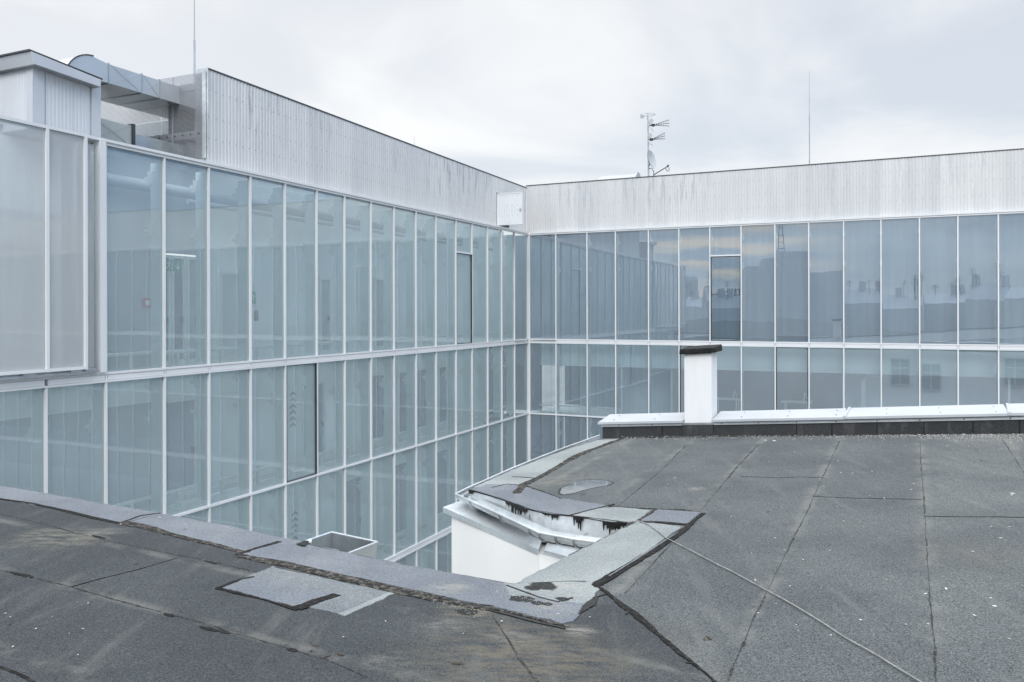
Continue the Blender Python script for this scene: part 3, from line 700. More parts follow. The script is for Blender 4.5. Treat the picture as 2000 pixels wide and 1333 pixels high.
b = MB(); b.hexa([Q1, Q2, Q2 + back, Q1 + back, P1, P2, P2 + back, P1 + back], mf=[1, 0, 0, 0, 0, 0]); b.build('roof', [M['shed_trim'], M['shed_under']], shed, bevel=.01)
b = MB(); b.hexa([P1 - U * .03 + UP * .003, P2 + U * .03 + UP * .003, P2 + U * .03 + back, P1 - U * .03 + back + UP * .003, P1 - U * .03 + UP * .03, P2 + U * .03 + UP * .03, P2 + U * .03 + back + UP * .03, P1 - U * .03 + back + UP * .03]); b.build('roof_edge', M['coping'], shed)

# ducts
do_ = -.9
t1, _, zt1 = tz(hitL(212, 125, do_)); t2, _, zt2 = tz(hitL(313, 157, do_)); zb1 = tz(hitL(212, 163, do_))[2]
wd = 1.35
duct = empty('air_duct', LW(t1, do_, Z0 + .2), 'rectangular sheet-metal air duct curving down beside the shed and running through the screen', 'duct')
b = MB(); b.box(LW, t1, t2 + 2.2, do_ - wd, do_, zb1, zt1); b.build('duct_run', M['duct'], duct, bevel=.006)
b = MB()
tm = tz(hitL(277, 150, do_))[0]
for (p0, p1) in ((t1 + .02, tm - .03), (tm + .03, t2 - .02)):
    for (za, zc_) in ((zb1, zt1), (zt1, zb1)):
        b.tube([LW(p0, do_ + .002, za), LW((p0 + p1) / 2, do_ + .012, (za + zc_) / 2), LW(p1, do_ + .002, zc_)], .003, 5)
b.build('cross_brace', M['duct'], duct)
b = MB()
for p in (t1, tm, t2 - .01):
    for (y0, y1, z0_, z1_) in ((do_ + .001, do_ + .03, zb1 - .02, zt1 + .03), (do_ - wd, do_, zt1 - .011, zt1 + .035), (do_ - wd, do_, zb1 - .03, zb1 + .011)): b.box(LW, p - .012, p + .012, y0, y1 - .018 if y1 > do_ else y1, z0_ + .012, z1_ - .012)
b.build('flange', M['galv'], duct)
# elbow: drops down behind the shed roof
zc = zb1; R1 = zt1 - zb1
b = MB(); te = t1 - .35; n = 12
zT = tz(hitL(180, 110, do_))[2]; zB_ = zT - (zt1 - zb1) - .05
pr = [(t1 - .012, zt1), (te, zT)]
for k in range(1, n + 1):
    a = math.pi / 2 * k / n; pr.append((te - .62 * math.sin(a), zT - .62 * (1 - math.cos(a))))
pr += [(te - .62, zT - 1.2), (te - .05, zT - 1.2), (te - .02, zB_), (t1 - .012, zb1)]
b.prism([LW(t, do_, z) for t, z in pr], -V * wd); b.build('elbow', M['duct'], duct, bevel=.006)
b = MB(); rim = [LW(te, do_ + .003, zT + .012)] + [LW(te - .63 * math.sin(math.pi / 2 * k / n), do_ + .003, zT + .012 - .63 * (1 - math.cos(math.pi / 2 * k / n))) for k in range(1, n + 1)]
b.tube(rim, .014, 6); b.build('elbow_rim', M['dark_steel'], duct)
do2 = -.75
t3, _, zt3 = tz(hitL(196, 231, do2)); t4, _, zt4 = tz(hitL(257, 245, do2))
duct2 = empty('air_duct', LW(t3, do2, Z0 + .2), 'lower greenish-grey air duct with a cross brace, just above the glass edge by the shed', 'duct')
b = MB(); b.box(LW, t3 - 1.2, t4, do2 - .8, do2, Z0 + .24, zt3); b.build('duct_run', M['duct_grey'], duct2, bevel=.006)
b = MB()
for za, zc_ in ((Z0 + .25, zt3), (zt3, Z0 + .25)): b.tube([LW(t3 - .2, do2 + .002, za), LW((t3 + t4) / 2 - .1, do2 + .025, (za + zc_) / 2), LW(t4 - .05, do2 + .002, zc_)], .004, 5)
b.build('cross_brace', M['duct_grey'], duct2)
b = MB(); b.box(LW, t4 + .001, t4 + .06, do2 - .85, do2 + .04, Z0 + .24, zt3 + .04); b.build('flange', M['dark_steel'], duct2)
b = MB(); b.box(LW, t4 + .061, t4 + 1.6, do2 - .8, do2 - .2, Z0 + .24, zt3 - .1); b.build('duct_run', M['galv'], duct2)

# perforated screen, square to the facade
ts = cl0 - .05
def pw(x, y): p = hitP(x, y, ts); q = p - C0; return q.dot(V), p.z
w_r = pw(396, 200)[0]; w_m = pw(315, 170)[0]; w_l = pw(190, 250)[0]; ztop_s = pw(398, 141)[1]; zmid = zb1 + .5
scr = empty('perforated_screen', LW(ts, w_r, Z0 + .2), 'perforated metal screen standing square to the cladding end, in front of the ducts', 'screen')
PWf = lambda a, y, z: LW(ts + y, a, z)
def quadsheet(w0, w1, z0, z1, nm='screen_sheet'):
    b = MB(); b.face([PWf(w0, 0, z0), PWf(w1, 0, z0), PWf(w1, 0, z1), PWf(w0, 0, z1)]); b.build(nm, M['perf'], scr)
w_p = pw(336, 200)[0]
quadsheet(w_p + .01, w_r, Z0 + .21, ztop_s); quadsheet(w_m, w_p - .01, Z0 + .21, ztop_s); quadsheet(w_l, w_m - .01, Z0 + .21, zmid)
b = MB(); b.box(PWf, w_p - .012, w_p + .012, .003, .03, Z0 + .2, ztop_s); b.build('post', M['white_metal'], scr)
b = MB(); b.box(PWf, w_m - .4, w_r, .04, .09, ztop_s - .36, ztop_s - .2); b.build('rail', M['galv_bright'], scr)
b = MB(); b.box(PWf, w_l, w_r, .04, .09, Z0 + .68, Z0 + .84); b.build('rail', M['galv_bright'], scr)
b = MB()
for k in range(14): b.box(PWf, w_l + (w_r - w_l) * (k + .5) / 14 - .015, w_l + (w_r - w_l) * (k + .5) / 14 + .015, -.012, -.002, Z0 + .745, Z0 + .775)
b.build('bolt', M['dark_steel'], scr)
b = MB(); b.box(LW, ts - .02, ts + .02, w_r + .002, CO - .03, Z0 + .2, ztop_s + .03); b.build('corner_strip', M['galv_bright'], scr)
# plant behind the screen
e = empty('ventilation_unit', LW(-15.5, -2.6, Z0 + .2), 'large grey ventilation unit half hidden behind the perforated screen', 'ventilation unit')
b = MB(); b.box(LW, -16.6, -13.5, -4.2, -1.9, Z0 + .31, 4.75); b.build('casing', M['galv_zinc'], e, bevel=.02)
b = MB(); b.box(LW, -16.66, -16.601, -3.2, -2.3, 3.9, 4.5); b.build('access_panel', M['galv_bright'], e)
b = MB(); b.box(LW, -16.6, -13.5, -4.2, -1.9, Z0 + .231, Z0 + .309); b.build('base_frame', M['dark_steel'], e)
e = empty('ventilation_unit', LW(-19.4, -2.6, Z0 + .23), 'shiny ribbed metal plant box below the upper duct, beside the shed', 'ventilation unit')
b = MB(); b.box(LW, -20.6, -18.3, -3.3, -2.35, Z0 + .34, 4.35); b.build('casing', M['galv_bright'], e, bevel=.02)
b = MB(); corrugated(b, LW, -20.5, -19.3, -2.33, Z0 + .4, lambda t: 4.3, pitch=.1, d=.015); b.build('louvre', [M['white_metal'], M['rivet']], e, recalc=False)
b = MB(); b.box(LW, -20.6, -18.3, -3.3, -2.35, Z0 + .232, Z0 + .338); b.build('base_frame', M['dark_steel'], e)
e = empty('exhaust_pipe', LW(-17.0, -1.2, Z0 + .2), 'round white exhaust pipe with a conical hood behind the perforated screen', 'pipe')
b = MB(); b.tube([LW(-17.0, -1.25, Z0 + .23), LW(-17.0, -1.25, Z0 + .75)], .24, 16); b.build('pipe', M['white_metal'], e, smooth=True)
b = MB(); b.tube([LW(-17.0, -1.25, Z0 + .76), LW(-17.0, -1.25, Z0 + .98)], [.34, .03], 16); b.build('hood', M['galv'], e, smooth=True)
b = MB(); 
for k in range(7):
    b.tube([LW(-17.35, -2.4 + .02 * k, 3.6 + .18 * k), LW(-17.35, -.7, 3.6 + .18 * k)], .03, 6)

# lightning rods
def rod(P, ztop, r, label):
    e = empty('lightning_rod', P, label, 'lightning rod', None)
    b = MB(); b.tube([P, P + UP * (ztop - P.z) * .62], r, 6); b.build('mast', M['steel'], e, smooth=True)
    b = MB(); b.tube([P + UP * (ztop - P.z) * .62, Vector((P.x, P.y, ztop))], [r * .6, r * .35], 6); b.build('tip', M['steel'], e, smooth=True)
    b = MB(); b.tube([P + UP * .0, P + UP * .1], r * 3, 8); b.build('foot', M['dark_steel'], e)
p = hitL(380, 142, -1.1); rod(Vector((p.x, p.y, 4.71)) if False else Vector((p.x, p.y, 3.46)), hitL(380, -70, -1.1).z, .024, 'tall thin lightning rod rising above the perforated screen')
p = hitR(1581, 320, -1.6); rod(Vector((p.x, p.y, 4.7)), hitR(1581, 140, -1.6).z, .022, 'tall lightning rod on the right wing, away from the television aerial')
p = hitL(809, 292, -2.0); rod(Vector((p.x, p.y, 4.7)), hitL(809, 265, -2.0).z, .015, 'short thin lightning rod behind the long left cladding')

# television aerial
ao = -2.2
def AP(x, y): return hitR(x, y, ao)
base = AP(1267, 352); base.z = 4.7
ant = empty('tv_antenna', base, 'television aerial mast with two fan aerials, a ring aerial and a satellite dish', 'antenna')
b = MB(); b.tube([base, AP(1266, 280), AP(1265, 222)], [.042, .038, .028], 8); b.build('mast', M['steel'], ant, smooth=True)
b = MB(); c = AP(1265.5, 224.5); b.tube([c + V * .30 * math.cos(a) + U * .30 * math.sin(a) for a in [2 * math.pi * k / 20 for k in range(21)]], .012, 5)
b.tube([c - V * .30, c + V * .30], .014, 5); b.box(lambda x, y, z: c + V * x + U * y + UP * z, -.32, -.2, -.04, .04, -.12, -.0); b.build('ring_aerial', M['steel'], ant)
def yagi(x0, y0, tips, refl):
    b = MB(); st = AP(x0, y0)
    for (tx, ty) in tips:
        en = AP(tx, ty); b.tube([st, en], .006, 5)
        for k in range(9):
            q = st.lerp(en, (k + 1) / 9.0); b.tube([q - U * .09, q + U * .09], .008, 5); b.tube([q - UP * .02, q + UP * .02], .007, 4)
    o = b.build('fan_aerial', M['dark_steel'], ant)
    b = MB()
    for (xa, ya, xb, yb) in refl:
        p0, p1 = AP(xa, ya), AP(xb, yb)
        for k in range(5): b.tube([p0 - U * (.2 - .1 * k), p1 - U * (.2 - .1 * k)], .009, 4)
    b.build('reflector', M['steel'], o)
    b = MB(); b.tube([AP(1266, y0 + 1), st], .02, 6); b.box(lambda x, y, z: st + V * x + U * y + UP * z, -.06, .06, -.05, .05, -.05, .05); b.build('clamp', M['blackplastic'], o)
yagi(1275.5, 245, [(1306, 235), (1306, 241), (1306, 246.5)], [(1268, 244, 1274, 233), (1268, 246, 1275, 256.5)])
yagi(1272.5, 273, [(1298, 260.5), (1298, 266), (1298, 271.5)], [(1267, 271, 1272, 261), (1267, 276, 1273, 284)])
dc = AP(1272.5, 312); ax = (V * .95 + U * -.2 + UP * .22).normalized(); e1 = ax.cross(UP).normalized(); e2 = e1.cross(ax)
b = MB(); nr = 5; ns = 20; Rd = .40
for k in range(nr):
    for q in range(ns):
        def dp(kk, qq, back=0):
            r = Rd * kk / nr; a = 2 * math.pi * qq / ns
            return dc + e1 * r * math.cos(a) * .9 + e2 * r * math.sin(a) + ax * (r * r * .45 - .05 - back)
        if k == 0: b.face([dp(0, 0), dp(1, q), dp(1, q + 1)]); b.face([dp(0, 0, .012), dp(1, q + 1, .012), dp(1, q, .012)])
        else: b.face([dp(k, q), dp(k + 1, q), dp(k + 1, q + 1), dp(k, q + 1)]); b.face([dp(k, q, .012), dp(k, q + 1, .012), dp(k + 1, q + 1, .012), dp(k + 1, q, .012)])
dob = b.build('satellite_dish', M['dish'], ant, smooth=True, recalc=False)
b = MB(); b.tube([AP(1276, 343), AP(1280, 340), AP(1303, 326)], .02, 6); b.tube([AP(1303, 326), AP(1306, 323)], .04, 6); b.build('feed_arm', M['dark_steel'], dob)
b = MB(); b.tube([AP(1299, 328), AP(1301, 331), AP(1303, 334.5), AP(1305, 335), AP(1307, 333), AP(1306.5, 327)], .014, 5); b.tube([AP(1268, 330), AP(1273, 329), AP(1277, 336), AP(1277, 346)], .016, 5); b.build('cable', M['blackplastic'], dob)
b = MB(); b.tube([AP(1266, 325), dc - ax * .06 - UP * .1], .05, 6); b.build('bracket', M['steel'], dob)
# barrel rooflight
p0 = hitR(1174, 352, -3.2); p1 = hitR(1245, 346, -3.2); s0 = sz(p0)[0]; s1 = sz(p1)[0]; zt_ = hitR(1240, 340, -3.2).z
sk = empty('barrel_rooflight', RW((s0 + s1) / 2, -3.2, 4.7), 'low barrel-shaped metal rooflight on the right wing beside the aerial', 'rooflight')
b = MB(); n = 10
pr = [(-.7, 4.9)] + [(-.7 * math.cos(math.pi * k / n), 4.9 + (zt_ - 4.9) * math.sin(math.pi * k / n)) for k in range(1, n)] + [(.7, 4.9)]
b.prism([RW(s0, -3.2 + y, z) for y, z in pr], V * (s1 - s0)); b.build('barrel', M['duct_grey'], sk, smooth=True)
b = MB(); b.prism([RW(s1 + .003, -3.2 + y * 1.05, 4.9 + (z - 4.9) * 1.06) for y, z in pr], V * .05); b.build('end_rim', M['galv'], sk)
b = MB(); b.box(RW, s0 - .1, s1 + .1, -3.95, -2.45, 4.701, 4.899); b.build('kerb', M['galv'], sk)

# ================================================================== the old building with felt roofs
ob = empty('old_building', Vector((0, 2, GZ)), 'old white-rendered building with patched grey felt roofs, gutters and a parapet', 'building')
d_l = (LP(0, 948) - LP(1000, 1140)).normalized()
eaveL = [LP(0, 948) + d_l * 9, LP(0, 948), LP(300, 1001), LP(590, 1060), LP(800, 1105), LP(1000, 1140)]
val = [LP(1170, 1150), LP(1400, 1333)]
vd = (val[1] - val[0]).normalized(); valn = val[0] + vd * 11
# eave edge of right roof: notch and sides
eR = [RP(1000, 1140), RP(1110, 1084), RP(1200, 1040), RP(1240, 1020)]
eF = [RP(1223, 1020.5), RP(1192, 1019), RP(1150, 1011.5), RP(1116, 1006.5), RP(1080, 1003.5), RP(1038, 995), RP(1008.6, 984), RP(960, 968), RP(921, 957)]
pb0, pb1 = RP(1170, 857), RP(2000, 847.5)
pdir = (pb1 - pb0).normalized(); pbE = pb1 + pdir * 7
gl = [RP(921, 957), RP(1000, 922), RP(1100, 884), pb0]
def onR(p, up=0.0): return Vector((p.x, p.y, (RPd + up - RPn.x * p.x - RPn.y * p.y) / RPn.z))
def onL(p, up=0.0): return Vector((p.x, p.y, (LPd + up - LPn.x * p.x - LPn.y * p.y) / LPn.z))
farR = onR(Vector((pbE.x + 2.6, -6, 0)))
vJ = val[0] - vd * .18
rr = [valn, val[1], val[0], vJ, onR(Vector((.40, 5.62, 0))), RP(1110, 1084), RP(1200, 1040), RP(1240, 1020)] + eF + gl[1:] + [pbE, farR]
b = MB(); b.prism(rr, (0, 0, -.1)); b.build('roof_slope', M['felt_right'], ob)
backL = onL(Vector((eaveL[0].x - 4.0, -6.0, 0)))
ll = eaveL + [onL(Vector((.40, 5.62, 0))), vJ, val[0], val[1], valn, backL]
b = MB(); b.prism(ll, (0, 0, -.1)); b.build('roof_slope', M['felt_left'], ob)

# helpers for things lying on the roof
def resample(P, step):
    out = [P[0]]
    for a, c in zip(P, P[1:]):
        n = max(1, int((c - a).length / step))
        out += [a.lerp(c, (k + 1) / n) for k in range(n)]
    return out
def ribbon(pts, w, f, m, name='tar_band', lift=.005, step=.02, rag=.35, parent=None, wob=.0, taper=False, gaps=0.0, bld=None):
    lift = .0015 + lift * .30; rag = min(.8, rag * 1.05)
    P = resample([f(*p) for p in pts], step); nrm = RPn if f is RP else LPn
    b = bld or MB(); l = rgt = .5; prev = None; wv = 0; on = True
    for k, p in enumerate(P):
        t = (P[min(k + 1, len(P) - 1)] - P[max(k - 1, 0)]).normalized(); sd_ = t.cross(nrm).normalized()
        l += random.uniform(-.22, .22) * rag; rgt += random.uniform(-.22, .22) * rag
        l = min(.5 + rag * .7, max(.5 - rag * .7, l)); rgt = min(.5 + rag * .7, max(.5 - rag * .7, rgt)); wv = wv * .85 + random.gauss(0, wob)
        tp = 1.0
        if taper: tp = .25 + .75 * math.sin(math.pi * min(1, max(0, k / (len(P) - 1))))
        if gaps and random.random() < gaps: on = not on
        if not on: tp *= .22
        a = p + sd_ * (w * l * tp + wv) + nrm * lift; c = p - sd_ * (w * rgt * tp - wv) + nrm * lift
        if prev:
            b.hexa([prev[0] - nrm * lift, a - nrm * lift, c - nrm * lift, prev[1] - nrm * lift, prev[0], a, c, prev[1]])
        prev = (a, c)
    if bld is None: return b.build(name, m, parent or ob)
def patch(pts, f, m, name='felt_patch', lift=.006, rag=.006, step=.06):
    lift = .001 + lift * .3
    nrm = RPn if f is RP else LPn
    P = [f(*p) for p in pts]; P = resample(P + [P[0]], step)[:-1]
    P = [p + Vector((random.gauss(0, rag), random.gauss(0, rag), 0)) for p in P]
    P = [(onR(p) if f is RP else onL(p)) + nrm * lift for p in P]
    b = MB(); b.prism(P, -nrm * (lift + .002)); return b.build(name, m, ob)
def blot(cx, cy, rx, ry, f, m, name='tar_stain', rot=0.0, lift=.007, n=90, rough=.36, pts=None):
    lift = .002 + lift * .5
    nrm = RPn if f is RP else LPn; P = []
    ph = [random.uniform(0, 6.3) for _ in range(8)]
    for k in range(n):
        a = 2 * math.pi * k / n; r = 1 + rough * sum(math.sin((q + 2) * a + ph[q]) / (q + 2) for q in range(8)) + random.gauss(0, rough * .12)
        x = rx * r * math.cos(a); y = ry * r * math.sin(a)
        P.append(f(cx + x * math.cos(rot) - y * math.sin(rot), cy + x * math.sin(rot) + y * math.cos(rot)) + nrm * lift)
    b = MB(); b.prism(P, -nrm * (lift + .001)); return b.build(name, m, ob)

# pale felt strips along the eaves
def strip(up, lo, f, m, lift=.006):
    return patch(up + lo[::-1], f, m, 'felt_strip', lift)
strip([(-420, 868), (0, 949), (155, 976), (313, 1004)], [(-420, 884), (0, 975), (120, 996), (240, 1022)], LP, M['felt_blue'])
strip([(315, 1004), (450, 1029), (594, 1060)], [(243, 1023), (360, 1050), (480, 1078)], LP, M['felt_blue'], .007)
strip([(549, 1060), (600, 1065), (800, 1106), (960, 1135), (1000, 1143)], [(468, 1084), (700, 1130), (900, 1173), (1000, 1193)], LP, M['felt_blue'], .010)
strip([(1000, 1165), (1060, 1170), (1130, 1180), (1150, 1178)], [(990, 1193), (1050, 1208), (1095, 1218), (1122, 1215)], LP, M['felt_blue'], .012)
strip([(1004, 1142), (1110, 1087), (1200, 1042), (1250, 1018)], [(1100, 1172), (1165, 1135), (1260, 1080), (1330, 1030)], RP, M['felt_light'], .008)
strip([(922, 958), (980, 974), (1040, 997), (1080, 1005), (1120, 1008)], [(950, 947), (1008, 946), (1090, 972), (1192, 990)], RP, M['felt_blue'], .008)
strip([(1118, 1008), (1192, 1020), (1246, 1020)], [(1165, 994), (1215, 991), (1270, 998)], RP, M['felt_light'], .010)
patch([(1250, 1020), (1285, 996), (1368, 1001), (1342, 1025)], RP, M['felt_blue'], 'felt_patch', .011)
strip([(924, 953), (1000, 919), (1100, 881), (1168, 860)], [(1022, 948), (1080, 914), (1150, 880), (1218, 857)], RP, M['felt_light'], .007)
# square repair patches on the left roof
patch([(430, 1148), (530, 1108), (770, 1160), (673, 1202), (600, 1186)], LP, M['felt_patch'], 'felt_patch', .008)
patch([(432, 1150), (505, 1126), (648, 1162), (585, 1188)], LP, M['felt_blue'], 'felt_patch', .013)
patch([(660, 1201), (760, 1158), (772, 1161), (675, 1204)], LP, M['felt_light'], 'felt_patch', .013)
# tar bands
ribbon([(-420, 886), (0, 976), (60, 984), (120, 997), (180, 1012), (236, 1023)], .035, LP, M['tar'], rag=.4, lift=.012)
ribbon([(238, 1022), (280, 1029), (360, 1051), (430, 1068), (482, 1081)], .10, LP, M['tar_old'], rag=.35, lift=.013)
ribbon([(240, 1021), (275, 1008), (313, 1003)], .03, LP, M['tar'], rag=.5, lift=.014)
ribbon([(463, 1085), (500, 1072), (546, 1059)], .03, LP, M['tar'], rag=.5, lift=.016)
ribbon([(462, 1086), (560, 1103), (640, 1122), (700, 1136), (790, 1158), (860, 1172)], .085, LP, M['tar_old'], rag=.35, lift=.017)
ribbon([(850, 1170), (920, 1183), (1000, 1198), (1060, 1214), (1112, 1226)], .06, LP, M['tar_old'], rag=.6, lift=.017, gaps=.04)
ribbon([(900, 1178), (980, 1200), (1050, 1218), (1105, 1229)], .02, LP, M['tar_black'], rag=.5, lift=.018)
ribbon([(424, 1151), (470, 1132), (496, 1128)], .035, LP, M['tar'], rag=.5, lift=.018)
ribbon([(425, 1150), (500, 1169), (560, 1185), (583, 1192)], .04, LP, M['tar'], rag=.6, lift=.018)
ribbon([(580, 1191), (620, 1176), (658, 1163)], .075, LP, M['tar'], rag=.35, lift=.019)
ribbon([(1170, 1149), (1200, 1172), (1270, 1225), (1330, 1275), (1400, 1335), (1500, 1420)], .042, LP, M['tar'], rag=.6, lift=.016)
ribbon([(1085, 1170), (1135, 1160), (1172, 1140), (1225, 1106), (1270, 1080), (1320, 1046), (1374, 1004)], .055, RP, M['tar'], rag=.45, lift=.020)
ribbon([(1190, 1127), (1235, 1099), (1280, 1070), (1325, 1041)], .011, RP, M['felt_patch'], 'loose_edge', rag=.6, lift=.024)
ribbon([(1130, 1201), (1150, 1185), (1168, 1168)], .04, LP, M['tar_black'], rag=.6, lift=.018, taper=True)
ribbon([(1250, 1020), (1290, 1021), (1343, 1026)], .045, RP, M['tar'], rag=.4, lift=.017)
ribbon([(1190, 990), (1260, 994), (1330, 997), (1368, 1001)], .05, RP, M['tar_old'], rag=.6, lift=.015, gaps=.05)
ribbon([(1247, 1018), (1270, 1003), (1284, 995)], .04, RP, M['tar_old'], rag=.4, lift=.016)
ribbon([(1115, 1007), (1150, 998), (1200, 986)], .022, RP, M['tar'], rag=.4, lift=.016)
ribbon([(960, 953), (990, 946), (1030, 950), (1060, 960), (1098, 975)], .035, RP, M['tar_old'], rag=.8, lift=.015, gaps=.04)
ribbon([(1010, 965), (1022, 947), (1060, 928), (1100, 905), (1150, 880), (1222, 855)], .085, RP, M['tar_old'], rag=.4, lift=.014)
ribbon([(1000, 932), (1020, 933), (1045, 935)], .02, RP, M['tar_black'], rag=.5, lift=.015)
ribbon([(918, 957), (960, 969), (1008, 985), (1040, 997), (1090, 1005), (1150, 1012), (1225, 1022)], .018, RP, M['tar_black'], rag=.5, lift=.013)
patch([(985, 1140), (1000, 1141.5), (1060, 1139), (1110, 1137), (1155, 1139), (1172, 1149), (1150, 1181), (1060, 1173), (1000, 1167)], LP, M['felt_light'], 'felt_patch', .011)
# tar and grit blots
ribbon([(990, 1145), (1010, 1153), (1050, 1168), (1090, 1178), (1120, 1170)], .018, LP, M['tar_black'], rag=.5, lift=.021)
for k in range(9):
    x0 = 1180 + k * 23 + random.uniform(-8, 8); y0 = 1158 + (x0 - 1180) * .79
    ribbon([(x0, y0), (x0 + random.uniform(-26, 18), y0 + random.uniform(-8, 10))], .012, LP, M['tar_black'], 'tar_stain', rag=.6, lift=.017, taper=True)
# seams between the felt rolls
def seams(lst, f, w, m, rag, gaps, lift=.004, wob=.0012):
    for s_ in lst: ribbon(s_, w, f, m, 'felt_seam', lift, .025, rag, None, wob, False, gaps)
seams([[(1797, 860), (1801, 930), (1806, 1000), (1812, 1090), (1818, 1190), (1826, 1290), (1831, 1340)], [(1640, 862), (1600, 948), (1570, 1012), (1520, 1110), (1470, 1215), (1418, 1338)],
       [(1480, 870), (1440, 912), (1400, 960), (1350, 1020), (1300, 1075), (1220, 1160)], [(1955, 855), (1985, 900), (2010, 940)], [(1340, 870), (1290, 920), (1200, 995)]], RP, .010, M['seam'], .75, .12)
seams([[(1447, 931), (1520, 934), (1560, 932), (1608, 934)], [(1590, 970), (1650, 973), (1720, 974), (1800, 976)], [(1806, 1009), (1880, 1010), (1950, 1010), (2010, 1012)]], RP, .010, M['tar'], .35, 0)
seams([[(140, 1147), (200, 1130), (270, 1113), (345, 1091)], [(-20, 1297), (40, 1320), (75, 1338)]], LP, .016, M['tar'], .5, .0)
seams([[(-60, 990), (0, 1004), (80, 1023), (150, 1042), (250, 1066), (360, 1087), (430, 1101), (510, 1120)], [(-60, 1100), (0, 1114), (60, 1127), (140, 1148), (270, 1185), (380, 1213), (470, 1240), (560, 1266), (640, 1290), (720, 1325), (750, 1340)]], LP, .010, M['seam'], .8, .2)
seams([[(962, 1202), (985, 1240), (1010, 1280), (1030, 1306), (1052, 1338)]], LP, .012, M['seam'], .5, .0)
for (x0, y0, l) in ((20, 1118, 30), (40, 1122, 26), (320, 1200, 20), (390, 1225, 35), (425, 1232, 24), (180, 1046, 26), (400, 1096, 24), (560, 1268, 20)):
    ribbon([(x0, y0), (x0 + l, y0 + l * .27)], .03, LP, M['tar'], 'tar_stain', rag=.6, lift=.007, taper=True)

# puddle
pp = [(1094, 964), (1097, 955), (1115, 945), (1140, 939), (1165, 938), (1190, 941), (1196, 944), (1185, 949), (1160, 953), (1140, 958), (1120, 964), (1100, 967)]
P = [RP(*p) + RPn * .004 for p in pp]
pc = sum(P, Vector()) / len(P)
b = MB(); b.prism([pc + (p - pc) * (1.1 + .05 * math.sin(k * 2.1)) - RPn * .0022 for k, p in enumerate(P)], -RPn * .001); b.build('damp_patch', M['felt_skirt'], ob)
b = MB(); b.prism(P, -RPn * .003); pu = b.build('puddle', M['puddle'], None, org=P[0]); tag(pu, 'shallow rainwater puddle lying on the right felt roof', 'puddle')

# parapet, cap, flashing, chimney ----------------------------------------
pn = Vector((-pdir.y, pdir.x, 0)).normalized()           # away from the camera
P0 = RP(1178, 853); PE = pbE
def PR(a, y, z): return P0 + pdir * a + pn * y + UP * z
Lp = (PE - P0).length
par = MB(); par.box(PR, 0, Lp, .0, .42, -.3, .20); paro = par.build('parapet', M['render'], ob)
b = MB(); b.box(PR, -.006, Lp, -.014, -.002, -.05, .152); b.build('felt_skirt', M['felt_skirt'], paro)
b = MB()
for a in [.9, 1.6, 2.75, 3.2, 3.75, 4.3, 4.85, 5.35]: b.box(PR, a, a + .012, -.018, -.0145, -.04, .15)
b.build('skirt_joint', M['tar_black'], paro)
def PXa(x, y=850): return (RP(x, y) - P0).dot(pdir)
cx0, cx1 = PXa(1338.5), PXa(1391)
b = MB()
for (a0, a1) in ((-.02, cx0 - .02), (cx1 + .03, Lp)): b.box(PR, a0, a1, -.03, -.0185, .148, .180)
b.build('flashing_strip', M['galv_zinc'], paro)
b = MB()
for k in range(14):
    a = .25 + k * .5
    if not (cx0 - .05 < a < cx1 + .05): b.box(PR, a, a + .014, -.034, -.0301, .158, .172)
b.build('screw', M['dark_steel'], paro)
def capseg(a0, a1, dz=0.0):
    b = MB(); f0, f1 = -.075, .48
    b.hexa([PR(a0, f0, .205 + dz), PR(a1, f0, .205 + dz), PR(a1, f1, .262 + dz), PR(a0 + .02, f1, .262 + dz), PR(a0, f0, .222 + dz), PR(a1, f0, .222 + dz), PR(a1, f1, .279 + dz), PR(a0 + .02, f1, .279 + dz)])
    b.box(PR, a0, a1, f0 - .008, f0 - .001, .192 + dz, .224 + dz); b.build('cap_sheet', M['white_metal'], paro)
capseg(-.06, cx0 - .012); ca = PXa(1650, 850); cb = PXa(1975, 848)
capseg(cx1 + .02, ca, .004); capseg(ca + .006, cb, .008); capseg(cb + .006, Lp, .012)
b = MB()
for a in (ca, cb): b.hexa([PR(a - .02, -.09, .21), PR(a + .01, -.09, .21), PR(a + .06, .48, .27), PR(a + .03, .48, .27), PR(a - .02, -.09, .246), PR(a + .01, -.09, .246), PR(a + .06, .48, .30), PR(a + .03, .48, .30)])
b.build('cap_seam', M['white_metal'], paro)
b = MB()
for k in range(13):
    a = .15 + k * .62
    if not (cx0 - .1 < a < cx1 + .1):
        for yy in (.05, .33): b.box(PR, a, a + .011, yy, yy + .011, .2255 + yy * .103 + .01, .2255 + yy * .103 + .018)
b.build('cap_screw', M['dark_steel'], paro)
# chimney
chh = 1.17
b = MB(); b.box(PR, cx0, cx1, -.028, .42, .0, chh); ch = b.build('chimney', M['chimney_render'], ob, bevel=.012); ch['label'] = 'white rendered chimney with a black slab on top'
b = MB(); b.box(PR, cx0 - .02, cx1 + .02, -.045, -.029, -.05, .155); b.box(PR, cx0 - .02, cx0 - .003, -.029, .02, -.05, .155); b.box(PR, cx1 + .003, cx1 + .02, -.029, .02, -.05, .155); b.build('felt_skirt', M['felt_skirt'], ch)
b = MB(); b.box(PR, cx0 - .03, cx1 + .03, -.05, -.03, .156, .185); b.build('flashing_strip', M['galv'], ch)
b = MB(); b.hexa([PR(cx0 - .06, -.09, chh + .002), PR(cx1 + .07, -.09, chh + .002), PR(cx1 + .07, .48, chh + .002), PR(cx0 - .06, .48, chh + .002), PR(cx0 - .055, -.085, chh + .075), PR(cx1 + .065, -.085, chh + .075), PR(cx1 + .06, .475, chh + .10), PR(cx0 - .05, .475, chh + .10)])
b.build('cap_slab', M['black_cap'], ch, bevel=.012)

